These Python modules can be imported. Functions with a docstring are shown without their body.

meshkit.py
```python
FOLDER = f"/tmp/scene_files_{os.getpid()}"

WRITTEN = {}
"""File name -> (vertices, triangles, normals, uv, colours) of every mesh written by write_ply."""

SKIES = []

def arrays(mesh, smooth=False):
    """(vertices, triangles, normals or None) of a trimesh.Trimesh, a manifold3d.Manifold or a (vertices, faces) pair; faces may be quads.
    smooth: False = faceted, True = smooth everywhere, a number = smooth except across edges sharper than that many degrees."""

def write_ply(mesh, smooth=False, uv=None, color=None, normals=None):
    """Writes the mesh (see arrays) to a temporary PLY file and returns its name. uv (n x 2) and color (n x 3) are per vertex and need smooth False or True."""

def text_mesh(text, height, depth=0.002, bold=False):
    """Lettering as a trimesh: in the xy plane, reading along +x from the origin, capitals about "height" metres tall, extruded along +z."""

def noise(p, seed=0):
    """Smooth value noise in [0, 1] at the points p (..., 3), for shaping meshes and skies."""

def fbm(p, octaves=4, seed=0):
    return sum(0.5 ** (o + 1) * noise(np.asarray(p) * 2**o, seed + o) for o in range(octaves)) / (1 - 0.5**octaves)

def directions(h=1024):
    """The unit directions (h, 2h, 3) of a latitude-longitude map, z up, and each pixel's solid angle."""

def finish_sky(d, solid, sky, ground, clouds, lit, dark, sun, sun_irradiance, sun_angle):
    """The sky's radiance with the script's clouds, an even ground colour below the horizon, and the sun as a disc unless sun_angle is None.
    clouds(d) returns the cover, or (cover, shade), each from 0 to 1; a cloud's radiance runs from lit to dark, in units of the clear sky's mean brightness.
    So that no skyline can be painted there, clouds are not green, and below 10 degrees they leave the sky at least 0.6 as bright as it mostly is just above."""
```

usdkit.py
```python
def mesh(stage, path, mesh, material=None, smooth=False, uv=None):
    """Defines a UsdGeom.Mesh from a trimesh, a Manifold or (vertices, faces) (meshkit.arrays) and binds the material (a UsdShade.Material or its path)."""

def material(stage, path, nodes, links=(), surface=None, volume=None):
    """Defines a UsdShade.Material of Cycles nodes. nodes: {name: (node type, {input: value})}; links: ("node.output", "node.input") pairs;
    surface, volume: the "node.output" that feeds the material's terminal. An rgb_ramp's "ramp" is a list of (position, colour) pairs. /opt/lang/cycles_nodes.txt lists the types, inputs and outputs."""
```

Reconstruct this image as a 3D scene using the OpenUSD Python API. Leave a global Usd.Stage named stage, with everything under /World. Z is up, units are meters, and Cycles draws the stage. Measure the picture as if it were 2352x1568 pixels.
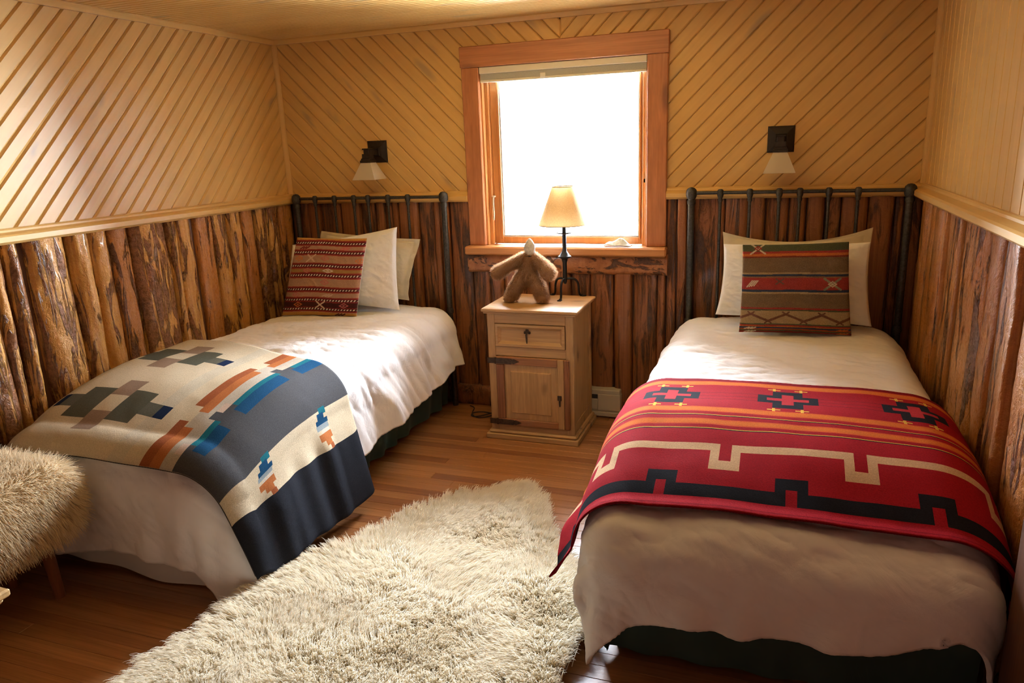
import math, random
import numpy as np
import trimesh, usdkit, meshkit
from scipy.spatial.transform import Rotation as Rot
from shapely.geometry import Polygon, box as sbox
from pxr import Usd, UsdGeom, UsdLux, UsdShade, Gf, Sdf, Vt

random.seed(7)
rng = np.random.default_rng(11)
stage = Usd.Stage.CreateInMemory()
UsdGeom.SetStageUpAxis(stage, 'Z')
UsdGeom.SetStageMetersPerUnit(stage, 1.0)
UsdGeom.Xform.Define(stage, '/World')
UsdGeom.Scope.Define(stage, '/World/Looks')

# ---------------------------------------------------------------- camera, light, exposure
EYE = np.array([2.82785, -3.87657, 1.49172])
CM = Rot.from_euler('ZXY', [0.350969, -0.260085, 0.039237]).as_matrix()
cam = UsdGeom.Camera.Define(stage, '/World/camera')
right, fwd, up = CM[:, 0], CM[:, 1], CM[:, 2]
cam.AddTransformOp().Set(Gf.Matrix4d(*right, 0, *up, 0, *(-fwd), 0, *EYE, 1))
cam.CreateHorizontalApertureAttr(36.0)
cam.CreateFocalLengthAttr(36.0 * 1693.711 / 2352)
cam.CreateClippingRangeAttr(Gf.Vec2f(0.05, 200))
cam.CreateExposureAttr(0.08)

sky = UsdLux.DomeLight.Define(stage, '/World/overcast_sky')
sky.CreateIntensityAttr(16.0)
sky.CreateColorAttr(Gf.Vec3f(0.93, 0.97, 1.0))
day = UsdLux.RectLight.Define(stage, '/World/window_daylight')
day.CreateWidthAttr(0.98); day.CreateHeightAttr(1.0)
day.CreateIntensityAttr(118.0)
day.CreateColorAttr(Gf.Vec3f(0.885, 0.97, 1.15))
day.AddTranslateOp().Set((1.735, 0.16, 1.42)); day.AddRotateXOp().Set(-90.0)

# ---------------------------------------------------------------- helpers
used = {}
def numbered(parent, name):
    k = (parent, name); n = used.get(k, 0); used[k] = n + 1
    return name if n == 0 else f'{name}_{n:03d}'

def path_of(parent):
    return '/World' if parent is None else str(parent.GetPath())

def meta(p, label=None, cat=None, group=None, kind=None):
    for k, v in (('label', label), ('category', cat), ('group', group), ('kind', kind)):
        if v: p.SetCustomDataByKey(k, v)
    return p

def thing(name, label, cat, group=None, loc=(0, 0, 0), rz=0.0, parent=None):
    x = UsdGeom.Xform.Define(stage, path_of(parent) + '/' + numbered(path_of(parent), name))
    if any(loc): x.AddTranslateOp().Set(Gf.Vec3d(*map(float, loc)))
    if rz: x.AddRotateZOp().Set(float(rz))
    return meta(x.GetPrim(), label, cat, group)

def struct(name, parent=None):
    x = UsdGeom.Xform.Define(stage, path_of(parent) + '/' + numbered(path_of(parent), name))
    return meta(x.GetPrim(), kind='structure')

def obj(name, mesh, m, parent=None, smooth=False, label=None, kind=None):
    pp = path_of(parent)
    g = usdkit.mesh(stage, pp + '/' + numbered(pp, name), mesh, m, smooth)
    if isinstance(mesh, (tuple, list)): g.CreateDoubleSidedAttr(True)
    return meta(g.GetPrim(), label, kind=kind)

def colour(prim, cols, how):
    UsdGeom.PrimvarsAPI(prim).CreatePrimvar('pat', Sdf.ValueTypeNames.Color3fArray, how).Set(Vt.Vec3fArray.FromNumpy(np.asarray(cols, np.float32)))

cat_ = trimesh.util.concatenate
def bx(x0, x1, y0, y1, z0, z1, c=0.0):
    """box, edges chamfered by c"""
    if c <= 0:
        b = trimesh.creation.box([x1 - x0, y1 - y0, z1 - z0]); b.apply_translation([(x0 + x1) / 2, (y0 + y1) / 2, (z0 + z1) / 2]); return b
    pts = []
    for sx in (0, 1):
        for sy in (0, 1):
            for sz in (0, 1):
                p = np.array([(x0, x1)[sx], (y0, y1)[sy], (z0, z1)[sz]], float)
                d = np.array([c if sx == 0 else -c, c if sy == 0 else -c, c if sz == 0 else -c])
                for k in range(3):
                    q = p + d; q[k] -= d[k]; pts.append(q)
    return trimesh.convex.convex_hull(np.array(pts))

def tube(pts, r, n=10, cap=True):
    p = np.asarray(pts, float); r = np.broadcast_to(r, (len(p),))
    t = np.gradient(p, axis=0); t /= np.linalg.norm(t, axis=1, keepdims=True)
    a = np.zeros_like(p); ref = np.array([0, 0, 1.0]) if abs(t[0, 2]) < .9 else np.array([1.0, 0, 0])
    for i in range(len(p)):
        v = ref - t[i] * (ref @ t[i]); v /= np.linalg.norm(v); a[i] = v; ref = v
    b = np.cross(t, a); an = np.arange(n) * 2 * np.pi / n
    v = p[:, None] + r[:, None, None] * (np.cos(an)[None, :, None] * a[:, None] + np.sin(an)[None, :, None] * b[:, None])
    f = []
    for i in range(len(p) - 1):
        for j in range(n):
            k = (j + 1) % n
            f += [[i * n + j, i * n + k, (i + 1) * n + k], [i * n + j, (i + 1) * n + k, (i + 1) * n + j]]
    V = v.reshape(-1, 3)
    if cap:
        V = np.vstack([V, p[0], p[-1]]); m = len(V)
        for j in range(n):
            k = (j + 1) % n
            f += [[m - 2, k, j], [m - 1, (len(p) - 1) * n + j, (len(p) - 1) * n + k]]
    return trimesh.Trimesh(V, np.array(f), process=False)

def lathe(prof, c=(0, 0, 0), n=24):
    m = trimesh.creation.revolve(np.array(prof, float), sections=n); m.apply_translation(c); return m

def smoothpath(pts, n=24):
    from scipy.interpolate import CubicSpline
    p = np.array(pts, float); s = np.r_[0, np.cumsum(np.linalg.norm(np.diff(p, axis=0), axis=1))]
    return CubicSpline(s, p)(np.linspace(0, s[-1], n))

def frustum4(zs, ws, ds=None):
    """square-section stack"""
    ds = ds or ws; V = []; F = []
    for z, w, d in zip(zs, ws, ds): V += [(-w / 2, -d / 2, z), (w / 2, -d / 2, z), (w / 2, d / 2, z), (-w / 2, d / 2, z)]
    for i in range(len(zs) - 1):
        for j in range(4):
            k = (j + 1) % 4; F += [[4 * i + j, 4 * i + k, 4 * i + 4 + k], [4 * i + j, 4 * i + 4 + k, 4 * i + 4 + j]]
    n = len(V) - 4; F += [[0, 2, 1], [0, 3, 2], [n, n + 1, n + 2], [n, n + 2, n + 3]]
    return trimesh.Trimesh(np.array(V, float), np.array(F), process=False)

def moved(m, t=(0, 0, 0), rx=0, ry=0, rz=0):
    m = m.copy()
    if rx or ry or rz: 
        M = np.eye(4); M[:3, :3] = Rot.from_euler('xyz', [rx, ry, rz], degrees=True).as_matrix(); m.apply_transform(M)
    m.apply_translation(t); return m

def inset(poly, c):
    p = np.array(poly.exterior.coords)[:-1]
    if Polygon(p).exterior.is_ccw is False: p = p[::-1]
    d = np.roll(p, -1, 0) - p; L = np.linalg.norm(d, axis=1); d = d / L[:, None]
    n = np.stack([-d[:, 1], d[:, 0]], 1)           # inward of ccw
    n0 = np.roll(n, 1, 0); b = n + n0; k = np.maximum((b * n).sum(1), .25)
    return p, p + b * (c / k)[:, None]

def board(poly, t0, t1, ch, to3):
    """chamfered flat board; poly in the wall's plane, to3(points2, depth) -> 3-D"""
    p, q = inset(poly, ch); n = len(p)
    if not Polygon(q).is_valid or Polygon(q).area < 1e-5: q = p.mean(0) + (p - p.mean(0)) * .7
    cap = np.array(trimesh.creation.triangulate_polygon(Polygon(q), engine='earcut')[1])
    q2 = np.array(trimesh.creation.triangulate_polygon(Polygon(q), engine='earcut')[0])
    V = np.vstack([to3(p, t0), to3(p, t1 - ch), to3(q, t1), to3(q2, t1)]); F = []
    for j in range(n):
        k = (j + 1) % n
        for a, b in ((0, n), (n, 2 * n)): F += [[a + j, a + k, b + k], [a + j, b + k, b + j]]
    F = np.vstack([np.array(F), cap + 3 * n])
    m = trimesh.Trimesh(V, F, process=False); m.merge_vertices(); 
    m.fix_normals(); return m

def grid_faces(nr, nc):
    i, j = np.meshgrid(np.arange(nr - 1), np.arange(nc - 1), indexing='ij'); a = (i * nc + j).ravel()
    return np.stack([a, a + 1, a + nc + 1, a + nc], 1)

def tri(q): return np.vstack([q[:, [0, 1, 2]], q[:, [0, 2, 3]]])

def grid_normals(P):
    du = np.gradient(P, axis=1); dv = np.gradient(P, axis=0); n = np.cross(du, dv)
    return n / np.maximum(np.linalg.norm(n, axis=-1, keepdims=True), 1e-9)

def cloth(P, th):
    """grid of points -> closed sheet of thickness th below it"""
    nr, nc = P.shape[:2]; n = grid_normals(P)
    q = grid_faces(nr, nc); N = nr * nc
    top, bot = P.reshape(-1, 3), (P - n * th).reshape(-1, 3)
    F = [tri(q), tri(q)[:, ::-1] + N]
    idx = np.arange(N).reshape(nr, nc)
    rim = np.concatenate([idx[0, :-1], idx[:-1, -1], idx[-1, :0:-1], idx[:0:-1, 0]])
    nx = np.roll(rim, -1)
    F.append(np.stack([rim, rim + N, nx + N], 1)); F.append(np.stack([rim, nx + N, nx], 1))
    return np.vstack([top, bot]), np.vstack(F)

def drape(u, y, x0, x1, yf, rho, top, flare, side, fold, off=0.0, ffoot=None, fl2=None):
    cx = np.clip(u, x0, x1); cy = np.maximum(y, yf)
    wx, wy = u - cx, y - cy
    d = np.hypot(wx, wy); dd = np.maximum(d, 1e-9)
    nx, ny = wx / dd, wy / dd
    r = rho + off
    th = np.minimum(d / r, np.pi / 2); ex = np.maximum(d - r * np.pi / 2, 0)
    ang = np.arctan2(-ny * (d > 1e-9), np.abs(nx) * (d > 1e-9) + 1e-12)
    s = side * (-cx) - cy + ang * (r + .08)
    fl = flare + (0 if ffoot is None else (ffoot - flare) * np.clip(-ny, 0, 1) ** 2)
    if fl2 is not None: fl = np.where(nx * side < -.05, fl2, fl)
    h = r * np.sin(th) + ex * fl + fold(s, ex, u, y) * (1 - .9 * sst((-nx * side - .2) / .5))
    z = top(cx, cy) + off - r * (1 - np.cos(th)) - ex * np.sqrt(np.maximum(1 - fl ** 2, .2))
    return np.stack([cx + nx * h, cy + ny * h, z], -1)

def n1(s, seed): return meshkit.noise(np.stack([s, s * 0 + seed * 3.7, s * 0], -1), seed) * 2 - 1
def n2(a, b, seed, oc=3): return meshkit.fbm(np.stack([a, b, a * 0 + seed], -1), oc, seed) * 2 - 1
def sst(x): x = np.clip(x, 0, 1); return x * x * (3 - 2 * x)

# ---------------------------------------------------------------- materials
def L(*c): return tuple(float(x) for x in c)
def looks(name, nodes, links, surface='p.BSDF'):
    return usdkit.material(stage, '/World/Looks/' + name, nodes, links, surface=surface)

def wood(name, stops, rot=(0, 0, 0), size=(.4, .03, .03), rough=.4, knots=0.0, knotc=(.12, .09, .06), loc=(0, 0, 0), bump=.15, coat=0.0, spec=.5, knot_size=(.35, .16, .16), lo=.86, wild=1.2):
    """grain along local x of the rotated frame; stops: colour ramp"""
    N = {'g': ('geometry', {}),
         'm': ('mapping', {'mapping_type': 'texture', 'rotation': rot, 'scale': size, 'location': loc}),
         'n': ('noise_texture', {'scale': 1.0, 'detail': 5.0, 'roughness': .6, 'distortion': wild}),
         'r': ('rgb_ramp', {'ramp': stops}),
         'm2': ('mapping', {'mapping_type': 'texture', 'rotation': rot, 'scale': tuple(s * .22 if i else s * .6 for i, s in enumerate(size)), 'location': loc}),
         'n2': ('noise_texture', {'scale': 1.0, 'detail': 3.0, 'roughness': .6}),
         'mr': ('map_range', {'from_min': .3, 'from_max': .7, 'to_min': lo, 'to_max': 2 - lo - .06, 'clamp': True}),
         'mul': ('mix', {'mix_type': 'multiply', 'fac': 1.0}),
         'b': ('bump', {'strength': bump, 'distance': .002}),
         'p': ('principled_bsdf', {'roughness': rough, 'coat_weight': coat, 'coat_roughness': .18, 'specular_ior_level': spec})}
    K = [('g.position', 'm.vector'), ('m.vector', 'n.vector'), ('n.fac', 'r.fac'), ('g.position', 'm2.vector'), ('m2.vector', 'n2.vector'), ('n2.fac', 'mr.value'), ('r.color', 'mul.color1'), ('mr.result', 'mul.color2'), ('n2.fac', 'b.height'), ('b.normal', 'p.normal')]
    out = 'mul.color'
    if knots > 0:
        N['mk'] = ('mapping', {'mapping_type': 'texture', 'rotation': rot, 'scale': knot_size, 'location': loc})
        N['v'] = ('voronoi_texture', {'scale': 1.0, 'randomness': 1.0, 'feature': 'f1'})
        N['kr'] = ('map_range', {'from_min': .10, 'from_max': .23, 'to_min': knots, 'to_max': 0.0, 'clamp': True})
        N['kn'] = ('noise_texture', {'scale': 2.2, 'detail': 2.0})
        N['km'] = ('math', {'math_type': 'multiply'})
        N['kb'] = ('map_range', {'from_min': .42, 'from_max': .58, 'to_min': 0.0, 'to_max': 1.0, 'clamp': True})
        N['kx'] = ('mix', {'mix_type': 'mix', 'color2': knotc})
        K += [('g.position', 'mk.vector'), ('mk.vector', 'v.vector'), ('v.distance', 'kr.value'), ('mk.vector', 'kn.vector'), ('kn.fac', 'kb.value'), ('kr.result', 'km.value1'), ('kb.result', 'km.value2'), ('km.value', 'kx.fac'), (out, 'kx.color1')]
        out = 'kx.color'
    K.append((out, 'p.base_color'))
    return looks(name, N, K)

def plain(name, col, rough=.5, metal=0.0, spec=.5, noise=0.0, nscale=60, bump=0.0, bdist=.001, sheen=0.0, coat=0.0, detail=3.0):
    N = {'p': ('principled_bsdf', {'base_color': col, 'roughness': rough, 'metallic': metal, 'specular_ior_level': spec, 'sheen_weight': sheen, 'coat_weight': coat})}; K = []
    if noise or bump:
        N['t'] = ('texture_coordinate', {}); N['n'] = ('noise_texture', {'scale': nscale, 'detail': detail, 'roughness': .6}); K += [('t.object', 'n.vector')]
    if noise:
        N['r'] = ('rgb_ramp', {'ramp': [(.3, tuple(c * (1 - noise) for c in col)), (.7, tuple(min(1, c * (1 + noise)) for c in col))]}); K += [('n.fac', 'r.fac'), ('r.color', 'p.base_color')]
    if bump:
        N['b'] = ('bump', {'strength': bump, 'distance': bdist}); K += [('n.fac', 'b.height'), ('b.normal', 'p.normal')]
    return looks(name, N, K)

def printed(name, rough=.9, weave=(700, 700, 700), bump=.4, fleck=.25, sheen=.05, fscale=260):
    """woven cloth whose colours come from the mesh's 'pat' primvar"""
    N = {'a': ('attribute', {'attribute': 'pat'}), 'g': ('geometry', {}),
         'n': ('noise_texture', {'scale': fscale, 'detail': 3.0, 'roughness': .7}),
         'mr': ('map_range', {'from_min': .3, 'from_max': .7, 'to_min': 1 - fleck, 'to_max': 1 + fleck}),
         'mul': ('mix', {'mix_type': 'multiply', 'fac': 1.0}),
         'b': ('bump', {'strength': bump, 'distance': .0015}),
         'p': ('principled_bsdf', {'roughness': rough, 'sheen_weight': sheen, 'sheen_roughness': .5, 'specular_ior_level': .04})}
    K = [('a.color', 'mul.color1'), ('g.position', 'n.vector'), ('n.fac', 'mr.value'), ('mr.result', 'mul.color2'), ('mul.color', 'p.base_color'), ('n.fac', 'b.height'), ('b.normal', 'p.normal')]
    return looks(name, N, K)

def cotton(name, col, bump=.5, scale=14, rough=.85):
    N = {'g': ('geometry', {}), 'n': ('noise_texture', {'scale': scale, 'detail': 6.0, 'roughness': .55, 'distortion': .8}),
         'b': ('bump', {'strength': bump, 'distance': .012}),
         'n2': ('noise_texture', {'scale': 900.0, 'detail': 1.0}), 'b2': ('bump', {'strength': .15, 'distance': .0006}),
         'p': ('principled_bsdf', {'base_color': col, 'roughness': rough, 'specular_ior_level': .25, 'sheen_weight': .1})}
    return looks(name, N, [('g.position', 'n.vector'), ('n.fac', 'b.height'), ('g.position', 'n2.vector'), ('n2.fac', 'b2.height'), ('b.normal', 'b2.normal'), ('b2.normal', 'p.normal')])

YEL = [(.25, L(.61, .365, .115)), (.5, L(.655, .405, .132)), (.75, L(.70, .445, .155))]
KN = L(.30, .235, .14)
def yellow(name, rot, **k): 
    return wood(name, YEL, rot=rot, size=(.9, .05, .05), rough=.34, knots=.55, knotc=KN, bump=.06, spec=.45, **k)
Q = math.pi / 4
Y_LEFT = [yellow(f'amber_board_left_{i}', (-Q, 0, 0) if 0 else (Q, 0, 0), loc=(0, i * .37, i * .21), knot_size=(1, .5, .16)) for i in range(1)]
def yellow2(name, rot, size, ks, loc):
    return wood(name, YEL, rot=rot, size=size, rough=.33, knots=.6, knotc=KN, bump=.03, spec=.5, knot_size=ks, loc=loc, wild=.6, lo=.95)
# left wall: grain direction (0,1,1); rotate about x by +45 -> local y along (0,1,1)
Y_LEFT = [yellow2(f'amber_board_left_{i}', (Q, 0, 0), (9, .9, .05), (9, .45, .13), (0, i * .37, i * .21)) for i in range(3)]
Y_BL = [yellow2(f'amber_board_back_{i}', (0, Q, 0), (.9, 9, .05), (.45, 9, .13), (i * .37, 0, i * .21)) for i in range(3)]
Y_BR = [yellow2(f'amber_board_window_{i}', (0, -Q, 0), (.9, 9, .05), (.45, 9, .13), (i * .37, 0, i * .21)) for i in range(3)]
Y_RT = [yellow2(f'amber_board_right_{i}', (0, 0, 0), (9, .05, .9), (9, .12, .4), (0, i * .21, i * .37)) for i in range(3)]
Y_CE = [yellow2(f'amber_board_ceiling_{i}', (0, 0, 0), (1.2, .05, 9), (.5, .12, 9), (i * .37, i * .21, 0)) for i in range(2)]
Y_TX = yellow2('amber_trim_across', (0, 0, 0), (1.0, .04, .04), (.9, .12, .12), (0, 0, 0))
Y_TY = yellow2('amber_trim_along', (0, 0, 0), (.04, 1.0, .04), (.12, .9, .12), (0, 0, 0))
Y_TZ = yellow2('amber_trim_upright', (0, 0, 0), (.04, .04, 1.0), (.12, .12, .9), (0, 0, 0))

def log_mat(name, pale, mid, bark, dark, barkmin=.5, rough=.3, coat=.5, loc=(0, 0, 0), bump=.9, sz=.30, sx=.045, darkmin=.62, soft=.04):
    N = {'g': ('geometry', {}),
         'm': ('mapping', {'mapping_type': 'texture', 'scale': (sx, sx, sz), 'location': loc}),
         'n': ('noise_texture', {'scale': 1.0, 'detail': 7.0, 'roughness': .62, 'distortion': .9}),
         'm2': ('mapping', {'mapping_type': 'texture', 'scale': (sx * .25, sx * .25, sz * 1.2), 'location': loc}),
         'n2': ('noise_texture', {'scale': 1.0, 'detail': 4.0, 'roughness': .6}),
         'wr': ('rgb_ramp', {'ramp': [(.3, mid), (.5, tuple((a + b) / 2 for a, b in zip(pale, mid))), (.72, pale)]}),
         'bm': ('map_range', {'from_min': barkmin, 'from_max': barkmin + soft, 'to_min': 0.0, 'to_max': 1.0, 'clamp': True}),
         'n3': ('noise_texture', {'scale': 55.0, 'detail': 4.0, 'roughness': .7}),
         'br': ('rgb_ramp', {'ramp': [(.3, tuple(c * .45 for c in bark)), (.6, bark), (.8, tuple(c * 1.7 for c in bark))]}),
         'x1': ('mix', {'mix_type': 'mix'}),
         'm4': ('mapping', {'mapping_type': 'texture', 'scale': (sx * .8, sx * .8, sz * .8), 'location': tuple(l + 3.3 for l in loc)}),
         'n4': ('noise_texture', {'scale': 1.0, 'detail': 6.0, 'roughness': .7, 'distortion': 1.6}),
         'dm': ('map_range', {'from_min': darkmin, 'from_max': darkmin + .07, 'to_min': 0.0, 'to_max': .92, 'clamp': True}),
         'x2': ('mix', {'mix_type': 'mix', 'color2': dark}),
         'h1': ('math', {'math_type': 'multiply_add', 'value2': .35}),
         'b': ('bump', {'strength': bump, 'distance': .022}),
         'rr': ('map_range', {'from_min': .3, 'from_max': .7, 'to_min': rough - .1, 'to_max': rough + .15}),
         'p': ('principled_bsdf', {'coat_weight': coat, 'coat_roughness': .12, 'specular_ior_level': .5})}
    K = [('g.position', 'm.vector'), ('m.vector', 'n.vector'), ('g.position', 'm2.vector'), ('m2.vector', 'n2.vector'), ('n2.fac', 'wr.fac'), ('n.fac', 'bm.value'),
         ('g.position', 'n3.vector'), ('n3.fac', 'br.fac'), ('bm.result', 'x1.fac'), ('wr.color', 'x1.color1'), ('br.color', 'x1.color2'),
         ('g.position', 'm4.vector'), ('m4.vector', 'n4.vector'), ('n4.fac', 'dm.value'), ('dm.result', 'x2.fac'), ('x1.color', 'x2.color1'), ('x2.color', 'p.base_color'),
         ('n3.fac', 'h1.value1'), ('bm.result', 'h1.value3'), ('h1.value', 'b.height'), ('b.normal', 'p.normal'), ('n3.fac', 'rr.value'), ('rr.result', 'p.roughness')]
    return looks(name, N, K)

LOG = [log_mat(f'peeled_log_{i}', L(.66, .365, .088), L(.48, .20, .042), L(.27, .105, .030), L(.035, .018, .010), bm, darkmin=.65, loc=(0, i * 1.7, i * .9)) for i, bm in enumerate((.46, .52, .56, .50))]
ORANGE = log_mat('orange_log', L(.52, .22, .05), L(.36, .13, .028), L(.17, .06, .02), L(.03, .016, .009), .57, loc=(0, 5, 2), darkmin=.6)
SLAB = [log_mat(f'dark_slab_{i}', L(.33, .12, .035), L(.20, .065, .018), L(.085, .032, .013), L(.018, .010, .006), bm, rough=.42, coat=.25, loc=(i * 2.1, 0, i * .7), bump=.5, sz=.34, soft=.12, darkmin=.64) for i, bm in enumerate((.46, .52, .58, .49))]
RSLAB = [log_mat(f'right_log_{i}', L(.50, .22, .055), L(.30, .105, .024), L(.15, .055, .018), L(.022, .012, .007), bm, rough=.33, coat=.45, loc=(0, i * 2.1, i * .7), bump=.7, sz=.45) for i, bm in enumerate((.54, .60, .57))]
BACKING = wood('dark_backing_wood', [(.2, L(.06, .022, .009)), (.8, L(.14, .05, .018))], size=(.03, .03, .5), rough=.5)
APRON = log_mat('apron_slab', L(.42, .17, .055), L(.26, .09, .025), L(.11, .045, .02), L(.03, .016, .01), .52, rough=.4, coat=.25, loc=(4, 0, 1), bump=.5, sz=.05, sx=.12)
FLOORW = [wood(f'floor_plank_{i}', [(.2, tuple(c * .72 for c in col)), (.5, col), (.8, tuple(c * 1.28 for c in col))], size=(.55, .02, .02), rough=.27, bump=.08, coat=.15, loc=(i * .7, i * .13, 0)) for i, col in enumerate((L(.38, .165, .058), L(.33, .135, .046), L(.43, .195, .072), L(.27, .105, .037)))]
CASING = wood('red_fir_casing', [(.2, L(.30, .105, .035)), (.5, L(.40, .15, .055)), (.8, L(.48, .20, .08))], size=(.03, .03, .5), rough=.4, knots=.6, knotc=L(.12, .05, .03), knot_size=(.12, .12, .4), coat=.1)
CASINGX = wood('red_fir_head', [(.2, L(.30, .105, .035)), (.5, L(.40, .15, .055)), (.8, L(.48, .20, .08))], size=(.5, .03, .03), rough=.4, knots=.6, knotc=L(.12, .05, .03), knot_size=(.4, .12, .12), coat=.1)
SASH = wood('orange_fir_sash', [(.2, L(.42, .17, .05)), (.8, L(.58, .27, .09))], size=(.03, .03, .6), rough=.35, coat=.1)
SILL = wood('orange_fir_sill', [(.2, L(.42, .17, .05)), (.8, L(.60, .28, .10))], size=(.6, .03, .03), rough=.35, coat=.2)
PINE = wood('honey_pine', [(.2, L(.40, .225, .09)), (.5, L(.50, .295, .125)), (.8, L(.58, .36, .16))], size=(.02, .02, .45), rough=.5, knots=.7, knotc=L(.09, .04, .02), knot_size=(.14, .14, .3), bump=.1)
PINEX = wood('honey_pine_across', [(.2, L(.41, .23, .092)), (.5, L(.51, .30, .13)), (.8, L(.60, .38, .17))], size=(.45, .02, .02), rough=.45, knots=.6, knotc=L(.12, .06, .03), knot_size=(.3, .14, .14), bump=.1)
PINER = wood('red_pine', [(.25, L(.14, .045, .018)), (.5, L(.25, .095, .037)), (.75, L(.34, .145, .06))], size=(.012, .012, .35), rough=.5, bump=.1)
PINERX = wood('red_pine_across', [(.25, L(.25, .10, .042)), (.5, L(.36, .155, .065)), (.75, L(.42, .19, .08))], size=(.35, .012, .012), rough=.5, bump=.1)
DARKGAP = plain('dark_gap', L(.02, .01, .006), .9)
IRON = plain('dark_iron', L(.07, .068, .064), .45, .6, noise=.35, nscale=120, bump=.15)
RUST = plain('rusty_iron', L(.07, .042, .028), .6, .5, noise=.4, nscale=90, bump=.4)
BLACK = plain('black_iron', L(.018, .018, .019), .42, .6, bump=.1, nscale=80)
BRONZE = plain('dark_bronze', L(.030, .022, .017), .45, .6, noise=.2, nscale=70)
CORD = plain('black_cord', L(.012, .012, .013), .5)
HEATER = plain('beige_enamel', L(.60, .55, .44), .4)
HEATD = plain('dark_slot', L(.04, .04, .04), .6)
BLINDC = plain('cream_vinyl', L(.72, .68, .56), .5)
BLINDF = plain('grey_shade_cloth', L(.42, .42, .38), .9, noise=.15, nscale=400)
DUVET = cotton('white_duvet_cotton', L(.87, .855, .84), .5, 8)
SHEETM = cotton('white_sheet_cotton', L(.80, .775, .74), .3, 9)
PILLOWM = cotton('white_pillow_cotton', L(.86, .85, .82), .55, 16)
SHAMM = cotton('cream_sham_cotton', L(.62, .54, .38), .5, 18)
SKIRT = cotton('dark_green_cotton', L(.042, .080, .066), .25, 9)
BLANKET = printed('woven_wool', fleck=.2, sheen=.0)
KILIM = printed('kilim_weave', fleck=.30, bump=.8, fscale=330)
STITCH = plain('dark_stitching', L(.035, .028, .022), .9)
CREAMBACK = plain('cushion_back', L(.62, .60, .54), .9)
MATTRESS = plain('mattress_ticking', L(.6, .58, .53), .9)
SKIN = plain('sheep_hide', L(.80, .72, .56), .9)
STOOLW = wood('stool_leg_wood', [(.2, L(.16, .05, .02)), (.8, L(.28, .10, .04))], size=(.03, .03, .4), rough=.4)
TABLEW = wood('side_table_pine', [(.2, L(.50, .30, .11)), (.8, L(.66, .43, .18))], size=(.5, .03, .03), rough=.4)
PLUSH = plain('brown_plush', L(.30, .18, .10), .95, sheen=.3)
HEADM = plain('grey_white_cloth', L(.62, .60, .55), .9, noise=.25, nscale=90, bump=.6, bdist=.004)
RAG = plain('pale_green_cloth', L(.55, .58, .50), .9, noise=.2, nscale=60, bump=.5, bdist=.004)
SHADE = looks('parchment_shade', {'g': ('geometry', {}), 'n': ('noise_texture', {'scale': 240.0, 'detail': 3.0}), 'r': ('rgb_ramp', {'ramp': [(.3, L(.66, .52, .33)), (.7, L(.80, .66, .45))]}),
    'd': ('diffuse_bsdf', {}), 't': ('translucent_bsdf', {}), 'm': ('mix_closure', {'fac': .42})},
    [('g.position', 'n.vector'), ('n.fac', 'r.fac'), ('r.color', 'd.color'), ('r.color', 't.color'), ('d.BSDF', 'm.closure1'), ('t.BSDF', 'm.closure2')], surface='m.closure')
FROST = looks('frosted_glass', {'d': ('principled_bsdf', {'base_color': L(.74, .66, .52), 'roughness': .35}), 't': ('translucent_bsdf', {'color': L(.8, .7, .55)}), 'm': ('mix_closure', {'fac': .35})},
    [('d.BSDF', 'm.closure1'), ('t.BSDF', 'm.closure2')], surface='m.closure')
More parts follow.
